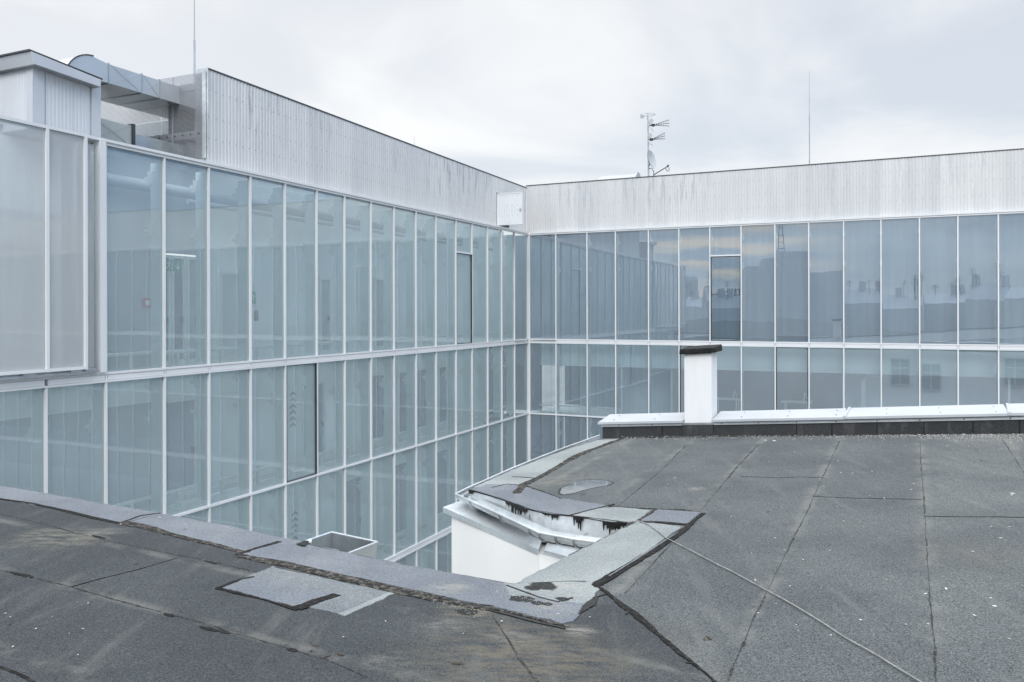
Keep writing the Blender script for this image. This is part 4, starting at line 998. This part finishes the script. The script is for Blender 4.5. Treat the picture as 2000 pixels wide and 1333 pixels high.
# gutters, fascia, wall below ---------------------------------------------
def gutter(path, r, m=M['galv_zinc'], rim=True, inward=None):
    b = MB(); n = 8; i0 = len(b.v); K = len(path)
    for k, p in enumerate(path):
        t = (path[min(k + 1, K - 1)] - path[max(k - 1, 0)]); t.z = 0; t.normalize(); sd_ = Vector((t.y, -t.x, 0)) * inward
        for q in range(n + 1):
            a = math.pi * q / n; b.v.append(p + sd_ * r * (1 - math.cos(a)) - UP * r * math.sin(a))
        for q in range(n + 1):
            a = math.pi * q / n; b.v.append(p + sd_ * (r - (r - .006) * math.cos(a)) - UP * (r - .006) * math.sin(a))
    W = 2 * (n + 1)
    for k in range(K - 1):
        for q in range(n):
            for o in (0, n + 1):
                b.f.append([i0 + k * W + o + q, i0 + (k + 1) * W + o + q, i0 + (k + 1) * W + o + q + 1, i0 + k * W + o + q + 1]); b.m.append(0)
    g_ = b.build('gutter', m, ob, smooth=True, recalc=False)
    if rim:
        b = MB(); b.tube([p + UP * .004 for p in path], .010, 8); b.build('gutter_bead', M['galv_bright'], g_, smooth=True)
    return g_
gz = -.055
gp = [RP(889.7, 966, gz), RP(918, 979, gz), RP(976, 1006, gz), RP(1033, 1032.6, gz), RP(1053, 1042, gz), RP(1085, 1048, gz), RP(1120, 1054, gz), RP(1165, 1060, gz), RP(1230, 1068, gz)]
g1 = gutter(gp, .075, inward=-1)
gq = [RP(889.7, 966, gz)] + [RP(x, y, gz) for x, y in ((912, 954.5), (948, 939), (1000, 915.5), (1060, 891.5), (1110, 872.5), (1171, 851))]
g2 = gutter(gq, .055, M['galv'], inward=1)
def straps(path, g_, r, every, inward):
    P = resample(path, every)
    for k in range(1, len(P) - 1):
        b = MB(); p = P[k]; t = (P[k + 1] - P[k - 1]); t.z = 0; t.normalize(); sd_ = Vector((t.y, -t.x, 0)) * inward
        pts = [p + sd_ * (r - (r + .008) * math.cos(math.pi * q / 8)) - UP * (r + .008) * math.sin(math.pi * q / 8) for q in range(9)]
        b.tube(pts, .009, 5); b.build('gutter_strap', M['galv'], g_)
straps(gp, g1, .075, .62, -1); straps(gq, g2, .06, .7, 1)
# zinc fascia under the roof edge
def fascia(edge, h0, h1, out0, out1, name='fascia', m=M['galv_bright'], bend=0.0):
    b = MB(); K = len(edge); P = []
    for k, p in enumerate(edge):
        t = (edge[min(k + 1, K - 1)] - edge[max(k - 1, 0)]); t.z = 0; t.normalize(); sd_ = Vector((t.y, -t.x, 0)); f_ = k / (K - 1)
        if sd_.y > 0: sd_ = -sd_
        h = h0 + (h1 - h0) * f_; oo = out0 + (out1 - out0) * f_; wv = bend * math.sin(k * 1.9)
        P.append([p + sd_ * .012 - UP * .012, p + sd_ * (.02 + oo * .4 + wv) - UP * h * .5, p + sd_ * (.015 + oo) - UP * h, p + sd_ * (.011 + oo) - UP * h, p + sd_ * (.015 + oo * .4 + wv) - UP * h * .5, p + sd_ * .006 - UP * .012])
    i = len(b.v)
    for q in P: b.v += q
    for k in range(K - 1):
        for q in range(6):
            b.f.append([i + 6 * k + q, i + 6 * (k + 1) + q, i + 6 * (k + 1) + (q + 1) % 6, i + 6 * k + (q + 1) % 6]); b.m.append(0)
    b.f.append([i + q for q in range(6)]); b.m.append(0); b.f.append([i + 6 * (K - 1) + q for q in range(6)]); b.m.append(0)
    return b.build(name, m, ob)
fa1 = resample([RP(921, 957), RP(960, 968), RP(1008.6, 984), RP(1038, 995)], .1)
fas1 = fascia(fa1, .085, .10, .0, .02, m=M['galv_zinc'])
fa2 = resample([RP(1036, 994.5), RP(1058, 1000), RP(1080, 1003.5)], .08)
fas2 = fascia(fa2, .22, .25, .0, .03, m=M['galv_bright'], bend=.012)
fa3 = resample([RP(1080, 1003.5), RP(1116, 1006.5), RP(1150, 1011.5), RP(1192, 1019), RP(1226, 1020.5)], .1)
fas3 = fascia(fa3, .26, .27, .03, .0, m=M['galv_bright'], bend=.003)
# dark block standing for the shade in the gap below the raised fascia
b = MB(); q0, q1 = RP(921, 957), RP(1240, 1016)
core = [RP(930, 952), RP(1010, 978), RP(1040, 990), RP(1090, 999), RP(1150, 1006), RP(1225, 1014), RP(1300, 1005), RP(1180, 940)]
b.prism([p - UP * .1 for p in core], (0, 0, -.16)); b.build('gap_shade_block', M['dark_steel'], ob)
# drips of tar on the fascia
def drips(edge, spans, parent):
    b = MB()
    K_ = len(edge) - 1
    for (f0, f1, ln) in spans:
        for q_ in range(8):
            ends = []
            for ff in (f0 + (f1 - f0) * q_ / 8, f0 + (f1 - f0) * (q_ + 1) / 8):
                j = ff * K_; a = min(int(j), K_ - 1); p = edge[a].lerp(edge[a + 1], j - a); t = edge[a + 1] - edge[a]; t.z = 0; t.normalize(); sd_ = Vector((t.y, -t.x, 0)); sd_ = -sd_ if sd_.y > 0 else sd_
                ends.append((p + sd_ * .028, sd_))
            (pa, sa), (pb_, sb) = ends; hh = ln * (.12 + .22 * math.sin(math.pi * (q_ + .5) / 8)) * random.uniform(.7, 1.2)
            b.hexa([pa - UP * hh, pb_ - UP * hh, pb_ - UP * hh + sb * .007, pa - UP * hh + sa * .007, pa + UP * .004, pb_ + UP * .004, pb_ + UP * .004 + sb * .007, pa + UP * .004 + sa * .007])
        n = int(max(2, (f1 - f0) * sum((c_ - a_).length for a_, c_ in zip(edge, edge[1:])) / .026))
        for k in range(n):
            ff = f0 + (f1 - f0) * (k + random.random() * .6) / n; j = ff * (len(edge) - 1); a = int(j); p = edge[a].lerp(edge[min(a + 1, len(edge) - 1)], j - a)
            t = edge[min(a + 1, len(edge) - 1)] - edge[max(a - 1, 0)]; t.z = 0; t.normalize(); sd_ = Vector((t.y, -t.x, 0))
            if sd_.y > 0: sd_ = -sd_
            mid = math.sin(math.pi * (k + .5) / n); h = ln * random.uniform(.15, 1.0) * (.35 + .65 * mid); wv = random.uniform(.008, .016)
            q = p + sd_ * .03
            b.hexa([q - t * .003 - UP * h, q + t * .003 - UP * h, q + t * .003 - UP * h + sd_ * .006, q - t * .003 - UP * h + sd_ * .006, q - t * wv + UP * .0, q + t * wv, q + t * wv + sd_ * .006, q - t * wv + sd_ * .006])
    b.build('tar_drip', M['tar_black'], parent)
drips(fa1, [(.62, .98, .12), (.0, .07, .10)], fas1); drips(fa2, [(.75, 1, .05)], fas2); drips(fa3, [(0, .12, .08)], fas3); drips(fa3, [(.36, .52, .15)], fas3); drips(fa3, [(.80, 1, .16)], fas3)
# zinc ledge over the white wall
zl = -2.20
lo = [HZ(866, 993, zl), HZ(960, 1034.5, zl), HZ(1052, 1075.5, zl), HZ(1104, 1087, zl), HZ(1260, 1110, zl)]
bk = HZ(899, 978, zl)
outer_left = (Vector((pb0.x, pb0.y, 0)) - Vector((gl[0].x, gl[0].y, 0))).normalized()
bl = [lo[0] + outer_left * 5.2]
inn = [lo[4] + Vector((.25, .5, 0)), lo[0] + Vector((.7, 5.2, 0))]
ledge = [p for p in lo[:3]] + [lo[3], lo[4], lo[4] + Vector((.1, .9, 0)), lo[2] + Vector((.1, .9, 0)), lo[0] + outer_left * 1.0 + Vector((.5, .0, 0)), lo[0] + outer_left * 1.0]
b = MB(); b.prism([p + UP * .012 for p in lo[:3]] + [lo[2] + Vector((.1, .6, .05)), lo[0] + outer_left * 1.4 + Vector((.5, 0, .06)), lo[0] + outer_left * 1.4 + UP * .012], (0, 0, -.012)); ld = b.build('ledge', M['galv_zinc'], ob)
b = MB(); b.prism([lo[2] + Vector((.05, -.01, .005)), lo[3] + UP * .005, lo[4] + UP * .005, lo[4] + Vector((.1, .7, .03)), lo[2] + Vector((.15, .55, .03))], (0, 0, -.012)); ld2 = b.build('ledge', M['galv_zinc'], ob)
b = MB()
for a, c in list(zip(lo[:2], lo[1:3])) + [(lo[0] + outer_left * 1.4, lo[0])]:
    t = (c - a).normalized(); sd_ = Vector((t.y, -t.x, 0)); sd_ = sd_ if (sd_.y < 0 or sd_.x < -.8) else -sd_
    b.hexa([a + sd_ * .001 - UP * .045, c + sd_ * .001 - UP * .045, c + sd_ * .007 - UP * .045, a + sd_ * .007 - UP * .045, a + sd_ * .001 + UP * .012, c + sd_ * .001 + UP * .012, c + sd_ * .007 + UP * .012, a + sd_ * .007 + UP * .012])
b.build('drip_edge', M['galv_bright'], ld)
b = MB(); a, c = lo[2] + Vector((.05, -.01, .0)), lo[4]; a2 = lo[3]
for a, c in ((lo[2] + Vector((.05, -.01, .0)), lo[3]), (lo[3], lo[4])):
    b.hexa([a - UP * .05, c - UP * .05, c - UP * .05 + Vector((0, -.006, 0)), a - UP * .05 + Vector((0, -.006, 0)), a + UP * .004, c + UP * .004, c + UP * .004 + Vector((0, -.006, 0)), a + UP * .004 + Vector((0, -.006, 0))])
b.build('drip_edge', M['white_metal'], ld2)
# walls of the old building
def inw(p, q, d=.09):
    return p
wl = [HZ(882, 1003, zl - .03), HZ(966, 1043, zl - .03), HZ(1054, 1083, zl - .03), HZ(1104, 1094, zl - .03), HZ(1255, 1116, zl - .03)]
wl = [Vector((p.x, p.y, 0)) for p in wl]
nb = Vector((1.55, 6.9, 0)); cc = Vector((.22, 5.3, 0))
eL2 = Vector((eaveL[0].x + .1, eaveL[0].y - .25, 0)); far_l = wl[0] + outer_left * 4.0
pfar = PE + pn * .42
poly = [eL2, cc, nb] + [wl[4], wl[3], wl[2], wl[1], wl[0]] + [Vector((P0.x - .1, P0.y + .42, 0)), Vector((pfar.x, pfar.y, 0)), Vector((farR.x, -6, 0)), Vector((backL.x, -6, 0))]
b = MB(); b.prism([Vector((p.x, p.y, zl - .04)) for p in poly], (0, 0, GZ - zl + .04)); b.build('rendered_wall', M['render'], ob)
# windows of the old building in the wall that faces the right glass wing (seen only as reflections)
pl0 = Vector((P0.x - .1, P0.y + .42, 0))
def FW(a, y, z): return pl0 + pdir * a + pn * y + UP * z
pdir2 = Vector((pdir.x, pdir.y, 0)).normalized()
for a, zc_ in ((4.6, -3.5), (6.05, -3.7), (10.1, -3.3), (1.2, -6.8), (4.6, -6.8), (8.2, -6.8)):
    if True:
        b = MB(); b.box(lambda x, y, z: pl0 + pdir2 * x + pn * y + UP * z, a, a + .06, .005, .05, zc_ - .75, zc_ + .75)
        f_ = lambda x, y, z: pl0 + pdir2 * x + pn * y + UP * z
        b.box(f_, a + .94, a + 1.0, .005, .05, zc_ - .75, zc_ + .75); b.box(f_, a + .06, a + .94, .005, .05, zc_ + .69, zc_ + .75); b.box(f_, a + .06, a + .94, .005, .05, zc_ - .75, zc_ - .69)
        b.box(f_, a + .47, a + .53, .005, .045, zc_ - .69, zc_ + .69); b.box(f_, a + .06, a + .47, .005, .04, zc_ + .2, zc_ + .26); b.box(f_, a + .53, a + .94, .005, .04, zc_ + .2, zc_ + .26)
        wo_ = b.build('window', M['white_metal'], ob)
        b = MB(); b.box(f_, a + .06, a + .94, .002, .012, zc_ - .69, zc_ + .69); b.build('pane', M['far_glass'], wo_)

# rainwater hopper beyond the left eave
zh = -1.93
A_, B_, Cc = HZ(648, 1040.4, zh), HZ(737, 1059.6, zh), HZ(680, 1081.6, zh)
sdv = (Cc - B_) * 1.7; A2 = A_ + sdv; B2 = B_ + sdv
hop = MB(); th_ = .01
ctr = (A_ + B_ + A2 + B2) / 4
def shr(p, f): return ctr + (p - ctr) * f
ring = [A_, B_, B2, A2]; inr = [shr(p, .965) for p in ring]; dn = Vector((0, 0, -.38))
for k in range(4):
    j = (k + 1) % 4
    hop.hexa([shr(ring[k], .93) + dn, shr(ring[j], .93) + dn, shr(inr[j], .93) + dn, shr(inr[k], .93) + dn, ring[k], ring[j], inr[j], inr[k]])
hop.hexa([shr(p, .92) + dn for p in ring] + [shr(p, .92) + dn + UP * .01 for p in ring])
ho = hop.build('rain_hopper', M['galv'], ob)
b = MB()
for k in range(4): b.tube([ring[k] + UP * .004, ring[(k + 1) % 4] + UP * .004], .007, 6)
b.build('rim', M['galv_bright'], ho)
b = MB(); b.tube([HZ(627, 1071, zh - .03), HZ(662, 1078, zh - .03)], .013, 8); b.build('bar', M['white_metal'], ho)
b = MB(); q = LP(592, 1061); b.hexa([LP(578, 1063), LP(596, 1068), LP(604, 1056), LP(594, 1056)] + [LP(580, 1063, .014), LP(595, 1066, .018), LP(603, 1057, .018), LP(593, 1057, .014)]); b.build('lead_flap', M['tar_black'], ob)
b = MB(); b.hexa([HZ(597, 1066, -1.83), HZ(609, 1067, -1.83), HZ(609, 1057, -1.83), HZ(603, 1054, -1.83), HZ(597, 1060, -1.80), HZ(608, 1060, -1.80), HZ(609, 1054, -1.80), HZ(604, 1052, -1.80)]); b.build('flap_edge', M['galv_bright'], ob)
b = MB(); b.tube([ctr + dn, Vector((ctr.x, ctr.y, GZ))], .06, 10); b.build('downpipe', M['galv'], ob, smooth=True)

# ------------------------------------------------------------------ loose things on the roofs
cp = [(1830, 1351), (1800, 1333), (1750, 1303), (1699, 1272), (1650, 1245), (1612, 1220), (1575, 1197), (1538, 1175), (1501, 1155), (1460, 1133), (1429, 1116), (1400, 1102), (1360, 1081), (1325, 1063), (1300, 1050), (1285, 1038), (1268, 1026), (1252, 1019)]
pts = [RP(x, y, .012) for x, y in cp] + [RP(1240, 1018, .03), RP(1228, 1021, .01)]
ex = [(1215, 1030, -1.93), (1208, 1034, -1.98), (1180, 1037, -2.0), (1155, 1038, -2.01), (1140, 1046, -2.02), (1132, 1054, -2.03), (1135, 1063, -2.08), (1142, 1069, -2.12)]
pts += [HZ(x, y, z) for x, y, z in ex]
def smoothpath(P, n=4):
    out = []
    for i in range(len(P) - 1):
        p0, p1, p2, p3 = P[max(i - 1, 0)], P[i], P[i + 1], P[min(i + 2, len(P) - 1)]
        for k in range(n):
            t = k / n; out.append(.5 * ((2 * p1) + (p2 - p0) * t + (2 * p0 - 5 * p1 + 4 * p2 - p3) * t * t + (3 * p1 - p0 - 3 * p2 + p3) * t ** 3))
    out.append(P[-1]); return out
b = MB(); b.tube(smoothpath(pts), .0042, 8); ca_ = b.build('cable', M['cable'], None, smooth=True, org=pts[0]); tag(ca_, 'thin grey cable lying across the right felt roof and looping over the gutter', 'cable')

def pebble_mesh(name, m, fl):
    me = bpy.data.meshes.new(name); bm = bmesh.new(); bmesh.ops.create_icosphere(bm, subdivisions=2, radius=1)
    for v in bm.verts: v.co *= random.uniform(.8, 1.15); v.co.z *= fl
    bm.to_mesh(me); bm.free(); me.materials.append(m)
    for p in me.polygons: p.use_smooth = True
    return me
pm = [pebble_mesh('pebble', M['pebble'], .45) for _ in range(4)]
def place(proto_me, name, p, r, label, cat, group):
    o = bpy.data.objects.new(name, proto_me); COL.objects.link(o); o.location = p; k_ = .42 if name == 'dead_leaf' else .8; r = r * .65 if name == 'dead_leaf' else r; o.scale = (r * random.uniform(.9, 1.7), r * k_ * random.uniform(.7, 1.1), r * .8); o.rotation_euler = (0, 0, random.uniform(0, 6)); tag(o, label, cat, group); return o
spots = [(1977, 965, .018), (1976, 968, .012), (1495, 861, .02), (1512, 862, .024), (1263, 1115, .022), (1258, 1117, .014), (1848, 1151, .014), (1942, 1185, .013), (1903, 1203, .01), (1681, 1212, .008), (1954, 1052, .012), (1972, 1030, .009), (1475, 1134, .008), (1468, 1082, .007), (1621, 1076, .007), (1808, 1161, .008), (1813, 1220, .007), (1900, 1078, .008), (1780, 957, .01), (1727, 974, .01), (1665, 925, .008), (1703, 922, .008)]
for k in range(46):
    x = random.uniform(1300, 1995); y = 870 + 420 * random.random() ** 2.0; spots.append((x, y, random.uniform(.004, .009)))
for x, y, r in spots:
    if y > 1000 and x < 1420: continue
    place(random.choice(pm), 'pebble', RP(x, y) + RPn * .003, r, 'small pale pebble lying on the right felt roof', 'pebble', 'pale pebbles on the right roof')
for x, y, r in [(47, 953, .015), (753, 1216, .01), (670, 1247, .009), (172, 1181, .01), (70, 1231, .011), (162, 1231, .008), (152, 1282, .008), (102, 1207, .007), (135, 1240, .006), (10, 1201, .008), (25, 1266, .01), (20, 1208, .008), (312, 1013, .012), (236, 1026, .016), (980, 1216, .013), (1152, 1208, .008), (1090, 1202, .01), (150, 1055, .008), (55, 1132, .006), (905, 1240, .006)]:
    place(random.choice(pm), 'pebble', LP(x, y) + LPn * .008, r * .62, 'small pale pebble lying on the left felt roof', 'pebble', 'pale pebbles on the left roof')
lm = [pebble_mesh('dead_leaf', M['leaf'], .12) for _ in range(3)]
for x, y, r in [(1303, 910, .022), (1140, 966, .03), (1590, 903, .02), (1917, 901, .03), (1925, 902, .02), (1385, 1248, .03), (1745, 981, .018), (1521, 992, .02), (1500, 1001, .025), (1376, 1250, .02), (1240, 945, .012)]:
    place(random.choice(lm), 'dead_leaf', RP(x, y) + RPn * .006, r, 'dark dead leaf lying on the right felt roof', 'leaf', 'dead leaves on the right roof')
for x, y, r in [(615, 1263, .022), (608, 1273, .02), (638, 1284, .03), (665, 1280, .032), (893, 1298, .03), (265, 1103, .02), (19, 1220, .018), (361, 1035, .018)]:
    place(random.choice(lm), 'dead_leaf', LP(x, y) + LPn * .006, r, 'dark dead leaf lying on the left felt roof', 'leaf', 'dead leaves on the left roof')
# grit washed up against the parapet and in the corner
b = MB()
def grit(f, p, r):
    nrm = RPn if f is RP else LPn; c = f(*p) + nrm * (r * .4 + .004)
    a = random.uniform(0, 6.28); e = [Vector((math.cos(a + k * 2.09), math.sin(a + k * 2.09), 0)) * r * random.uniform(.7, 1.3) for k in range(3)]
    v0 = c + UP * r * random.uniform(.6, 1); i = len(b.v); b.v += [c + e[0], c + e[1], c + e[2], v0]
    mi = 0 if random.random() < .7 else 1
    for fc in ((0, 1, 3), (1, 2, 3), (2, 0, 3), (0, 2, 1)): b.f.append([i + q for q in fc]); b.m.append(mi)
for k in range(2600):
    x = random.uniform(1215, 2000); dens = .25 + .75 * max(0, (x - 1600) / 400) if x > 1560 else .35
    if random.random() > dens: continue
    grit(RP, (x, 853.5 - (x - 1215) * .006 + abs(random.gauss(0, 4 + 6 * max(0, (x - 1800) / 200)))), random.uniform(.003, .009))
for k in range(150):
    u_ = random.random(); grit(LP, (960 + 130 * u_ + random.gauss(0, 6), 1152 + 35 * u_ + random.gauss(0, 5)), random.uniform(.0015, .004))
for k in range(130):
    u_ = random.random(); grit(LP, (850 + 100 * u_ + random.gauss(0, 10), 1178 + 22 * u_ + random.gauss(0, 6)), random.uniform(.0015, .0035))
gr_ = b.build('grit', [M['pebble'], M['leaf_tan']], None, org=RP(1600, 851)); tag(gr_, 'loose pale grit washed up along the parapet and in the roof corner', 'grit', kind='stuff')

# ================================================================== the city behind, seen in the glass
def city_box(x0, x1, ytop, ybot, dist, depth, name, label, m, cat='building', winrows=0, extra=None):
    a, c = mirrorR(x0, ybot, dist), mirrorR(x1, ybot, dist); zt_ = mirrorR((x0 + x1) / 2, ytop, dist).z
    a.z = c.z = GZ; e = empty(name, (a + c) / 2, label, cat)
    d_ = (a - Vector((0, 10, GZ))); d_.z = 0; d_.normalize(); d_ *= depth
    b = MB(); b.hexa([a, c, c + d_, a + d_, Vector((a.x, a.y, zt_)), Vector((c.x, c.y, zt_)), Vector((c.x, c.y, zt_)) + d_, Vector((a.x, a.y, zt_)) + d_]); b.build('wall', m, e)
    if winrows:
        n = max(2, int((c - a).length / 3.2)); tdir = (c - a).normalized(); fr = -d_.normalized()
        b = MB(); H = zt_ - GZ
        for r in range(winrows):
            for k in range(n):
                p = a + (c - a) * ((k + .3) / n) + UP * (H * (r + .35) / winrows) + fr * .05
                b.hexa([p, p + tdir * 1.3, p + tdir * 1.3 + fr * .05, p + fr * .05, p + UP * 1.5, p + tdir * 1.3 + UP * 1.5, p + tdir * 1.3 + UP * 1.5 + fr * .05, p + UP * 1.5 + fr * .05])
        tag(b.build('window', M['far_glass'], e), kind='stuff')
    return e, a, c, zt_, d_
e, a, c, zt_, d_ = city_box(1455, 1580, 512, 640, 90, 22, 'apartment_block', 'tall grey apartment block mirrored in the right wing beside the opening window', M['far_wall'], winrows=0)
up = [mirrorR(1492, 497, 92), mirrorR(1577, 497, 92)]
b = MB(); q0 = Vector((up[0].x, up[0].y, zt_ + .01)); q1 = Vector((up[1].x, up[1].y, zt_ + .01)); h = up[0].z - zt_
b.hexa([q0, q1, q1 + d_ * .5, q0 + d_ * .5, q0 + UP * h, q1 + UP * h, q1 + d_ * .5 + UP * h, q0 + d_ * .5 + UP * h]); b.build('roof', M['far_roof'], e)
b = MB(); q = mirrorR(1522, 497, 94)
for k in range(7): b.tube([q + UP * (k * 1.0 - .5) - V * .6 * (1 - k / 9), q + UP * (k * 1.0 - .5) + V * .6 * (1 - k / 9)], .06, 4)
for sg in (-1, 1): b.tube([q - UP * .6 + V * sg * .5, q + UP * 7], .06, 4)
b.build('roof_mast', M['dark_steel'], e)
city_box(1580, 1645, 532, 640, 96, 20, 'apartment_block', 'lower apartment wing mirrored beside the tall block', M['far_wall_pale'], winrows=0)
e, a, c, zt_, d_ = city_box(1335, 1364, 552, 620, 260, 20, 'office_tower', 'round-topped tower mirrored in the right wing', M['far_wall'], winrows=0)
b = MB(); mid = (a + c) / 2 + d_ * .5; b.tube([Vector((mid.x, mid.y, zt_)), Vector((mid.x, mid.y, zt_ + 1.6)), Vector((mid.x, mid.y, zt_ + 2.4))], [3.2, 2.6, 1.2], 14); b.build('roof', M['far_roof'], e)
for x, yt, lab in ((1275, 525, 'slender church spire mirrored in the right wing, darker one'), (1285, 528, 'slender church spire mirrored in the right wing, paler one')):
    p = mirrorR(x, 600, 320); top = mirrorR(x, yt, 320).z; p.z = GZ; e = empty('church_tower', p, lab, 'church tower')
    b = MB(); b.tube([p, Vector((p.x, p.y, top - 9)), ], 1.7, 8); b.build('shaft', M['far_wall'], e)
    b = MB(); b.tube([Vector((p.x, p.y, top - 9)), Vector((p.x, p.y, top - 6)), Vector((p.x, p.y, top - 5)), Vector((p.x, p.y, top))], [2.0, 1.6, .7, .1], 8); b.build('spire', M['far_roof'], e)
p = mirrorR(1418, 600, 150); e = empty('domed_building', Vector((p.x, p.y, GZ)), 'domed building mirrored in the dark-framed opening window', 'building')
zt_ = mirrorR(1418, 600, 150).z; zd = mirrorR(1418, 583, 150).z
b = MB(); b.tube([Vector((p.x, p.y, GZ)), Vector((p.x, p.y, zt_))], 4.6, 16); b.build('drum', M['far_wall'], e)
b = MB(); R_ = 4.6; b.tube([Vector((p.x, p.y, zt_ + (zd - zt_) * math.sin(a))) for a in [.0, .3, .6, .9, 1.2, 1.45]], [R_ * math.cos(a) for a in [.0, .3, .6, .9, 1.2, 1.45]], 16); b.build('roof', M['far_roof'], e, smooth=True)
p = mirrorR(1432, 566, 200); e = empty('tower_crane', Vector((p.x, p.y, GZ)), 'tower crane mirrored in the dark-framed opening window', 'crane')
b = MB()
for sx in (-.7, .7): b.tube([Vector((p.x + sx, p.y, GZ)), Vector((p.x + sx, p.y, p.z + 2))], .18, 4)
b.build('mast', M['dark_steel'], e)
b = MB(); jd = V * 1.0
b.tube([p - jd * 8, p + jd * 3], .2, 4); b.tube([p - jd * 8, p + UP * 1.6, p + jd * 3], .14, 4)
for k in range(8): b.tube([p - jd * k, p - jd * (k + .5) + UP * (1.5 - .18 * k)], .1, 4)
b.build('jib', M['dark_steel'], e)
rnd = random.Random(3)
for k, (x0, x1, yt, dist, lab) in enumerate(((1240, 1300, 598, 170, 'row of mirrored roofs below the two spires'), (1300, 1388, 604, 140, 'mirrored roofs below the round-topped tower'), (1380, 1460, 592, 120, 'mirrored house below the dome and crane'), (1640, 1730, 592, 110, 'mirrored house with aerials right of the apartment block'), (1730, 1800, 596, 105, 'mirrored low house between two tall mullions'), (1795, 1880, 592, 115, 'mirrored house with a slim chimney'), (1880, 1960, 586, 105, 'mirrored stepped house near the right edge'), (1955, 2100, 580, 95, 'mirrored house at the right edge'))):
    e, a, c, zt_, d_ = city_box(x0, x1, yt, 640, dist, 14, 'town_house', lab, M['far_wall_pale'] if k % 2 else M['far_wall'], winrows=0)
    b = MB(); md = (a + c) / 2; rh = 1.6 + rnd.random() * 1.2
    za = Vector((0, 0, zt_ - GZ + .01)); r0, r1 = a + za, c + za
    b.hexa([r0, r1, r1 + d_, r0 + d_, r0 + d_ * .45 + UP * rh, r1 + d_ * .45 + UP * rh, r1 + d_ * .55 + UP * rh, r0 + d_ * .55 + UP * rh]); rf = b.build('roof', M['far_roof'], e)
    for q in range(2):
        f_ = rnd.uniform(.1, .9); p = r0.lerp(r1, f_) + d_ * .4; b = MB(); b.box(lambda x, y, z: p + V * x + U * y + UP * z, -.5, .5, -.4, .4, .2, rh + 1.2); b.build('chimney', M['far_wall'], rf)
    for q in range(4):
        f_ = rnd.uniform(.05, .95); p = r0.lerp(r1, f_) + d_ * .3 + UP * rh * .5; hh = rnd.uniform(2, 4.5); b = MB(); b.tube([p, p + UP * hh], .05, 4)
        for z_ in (.95, .85, .75): b.tube([p + UP * hh * z_ - V * .5, p + UP * hh * z_ + V * .5], .03, 4)
        b.build('aerial', M['dark_steel'], rf)
print('objects', len(bpy.data.objects))
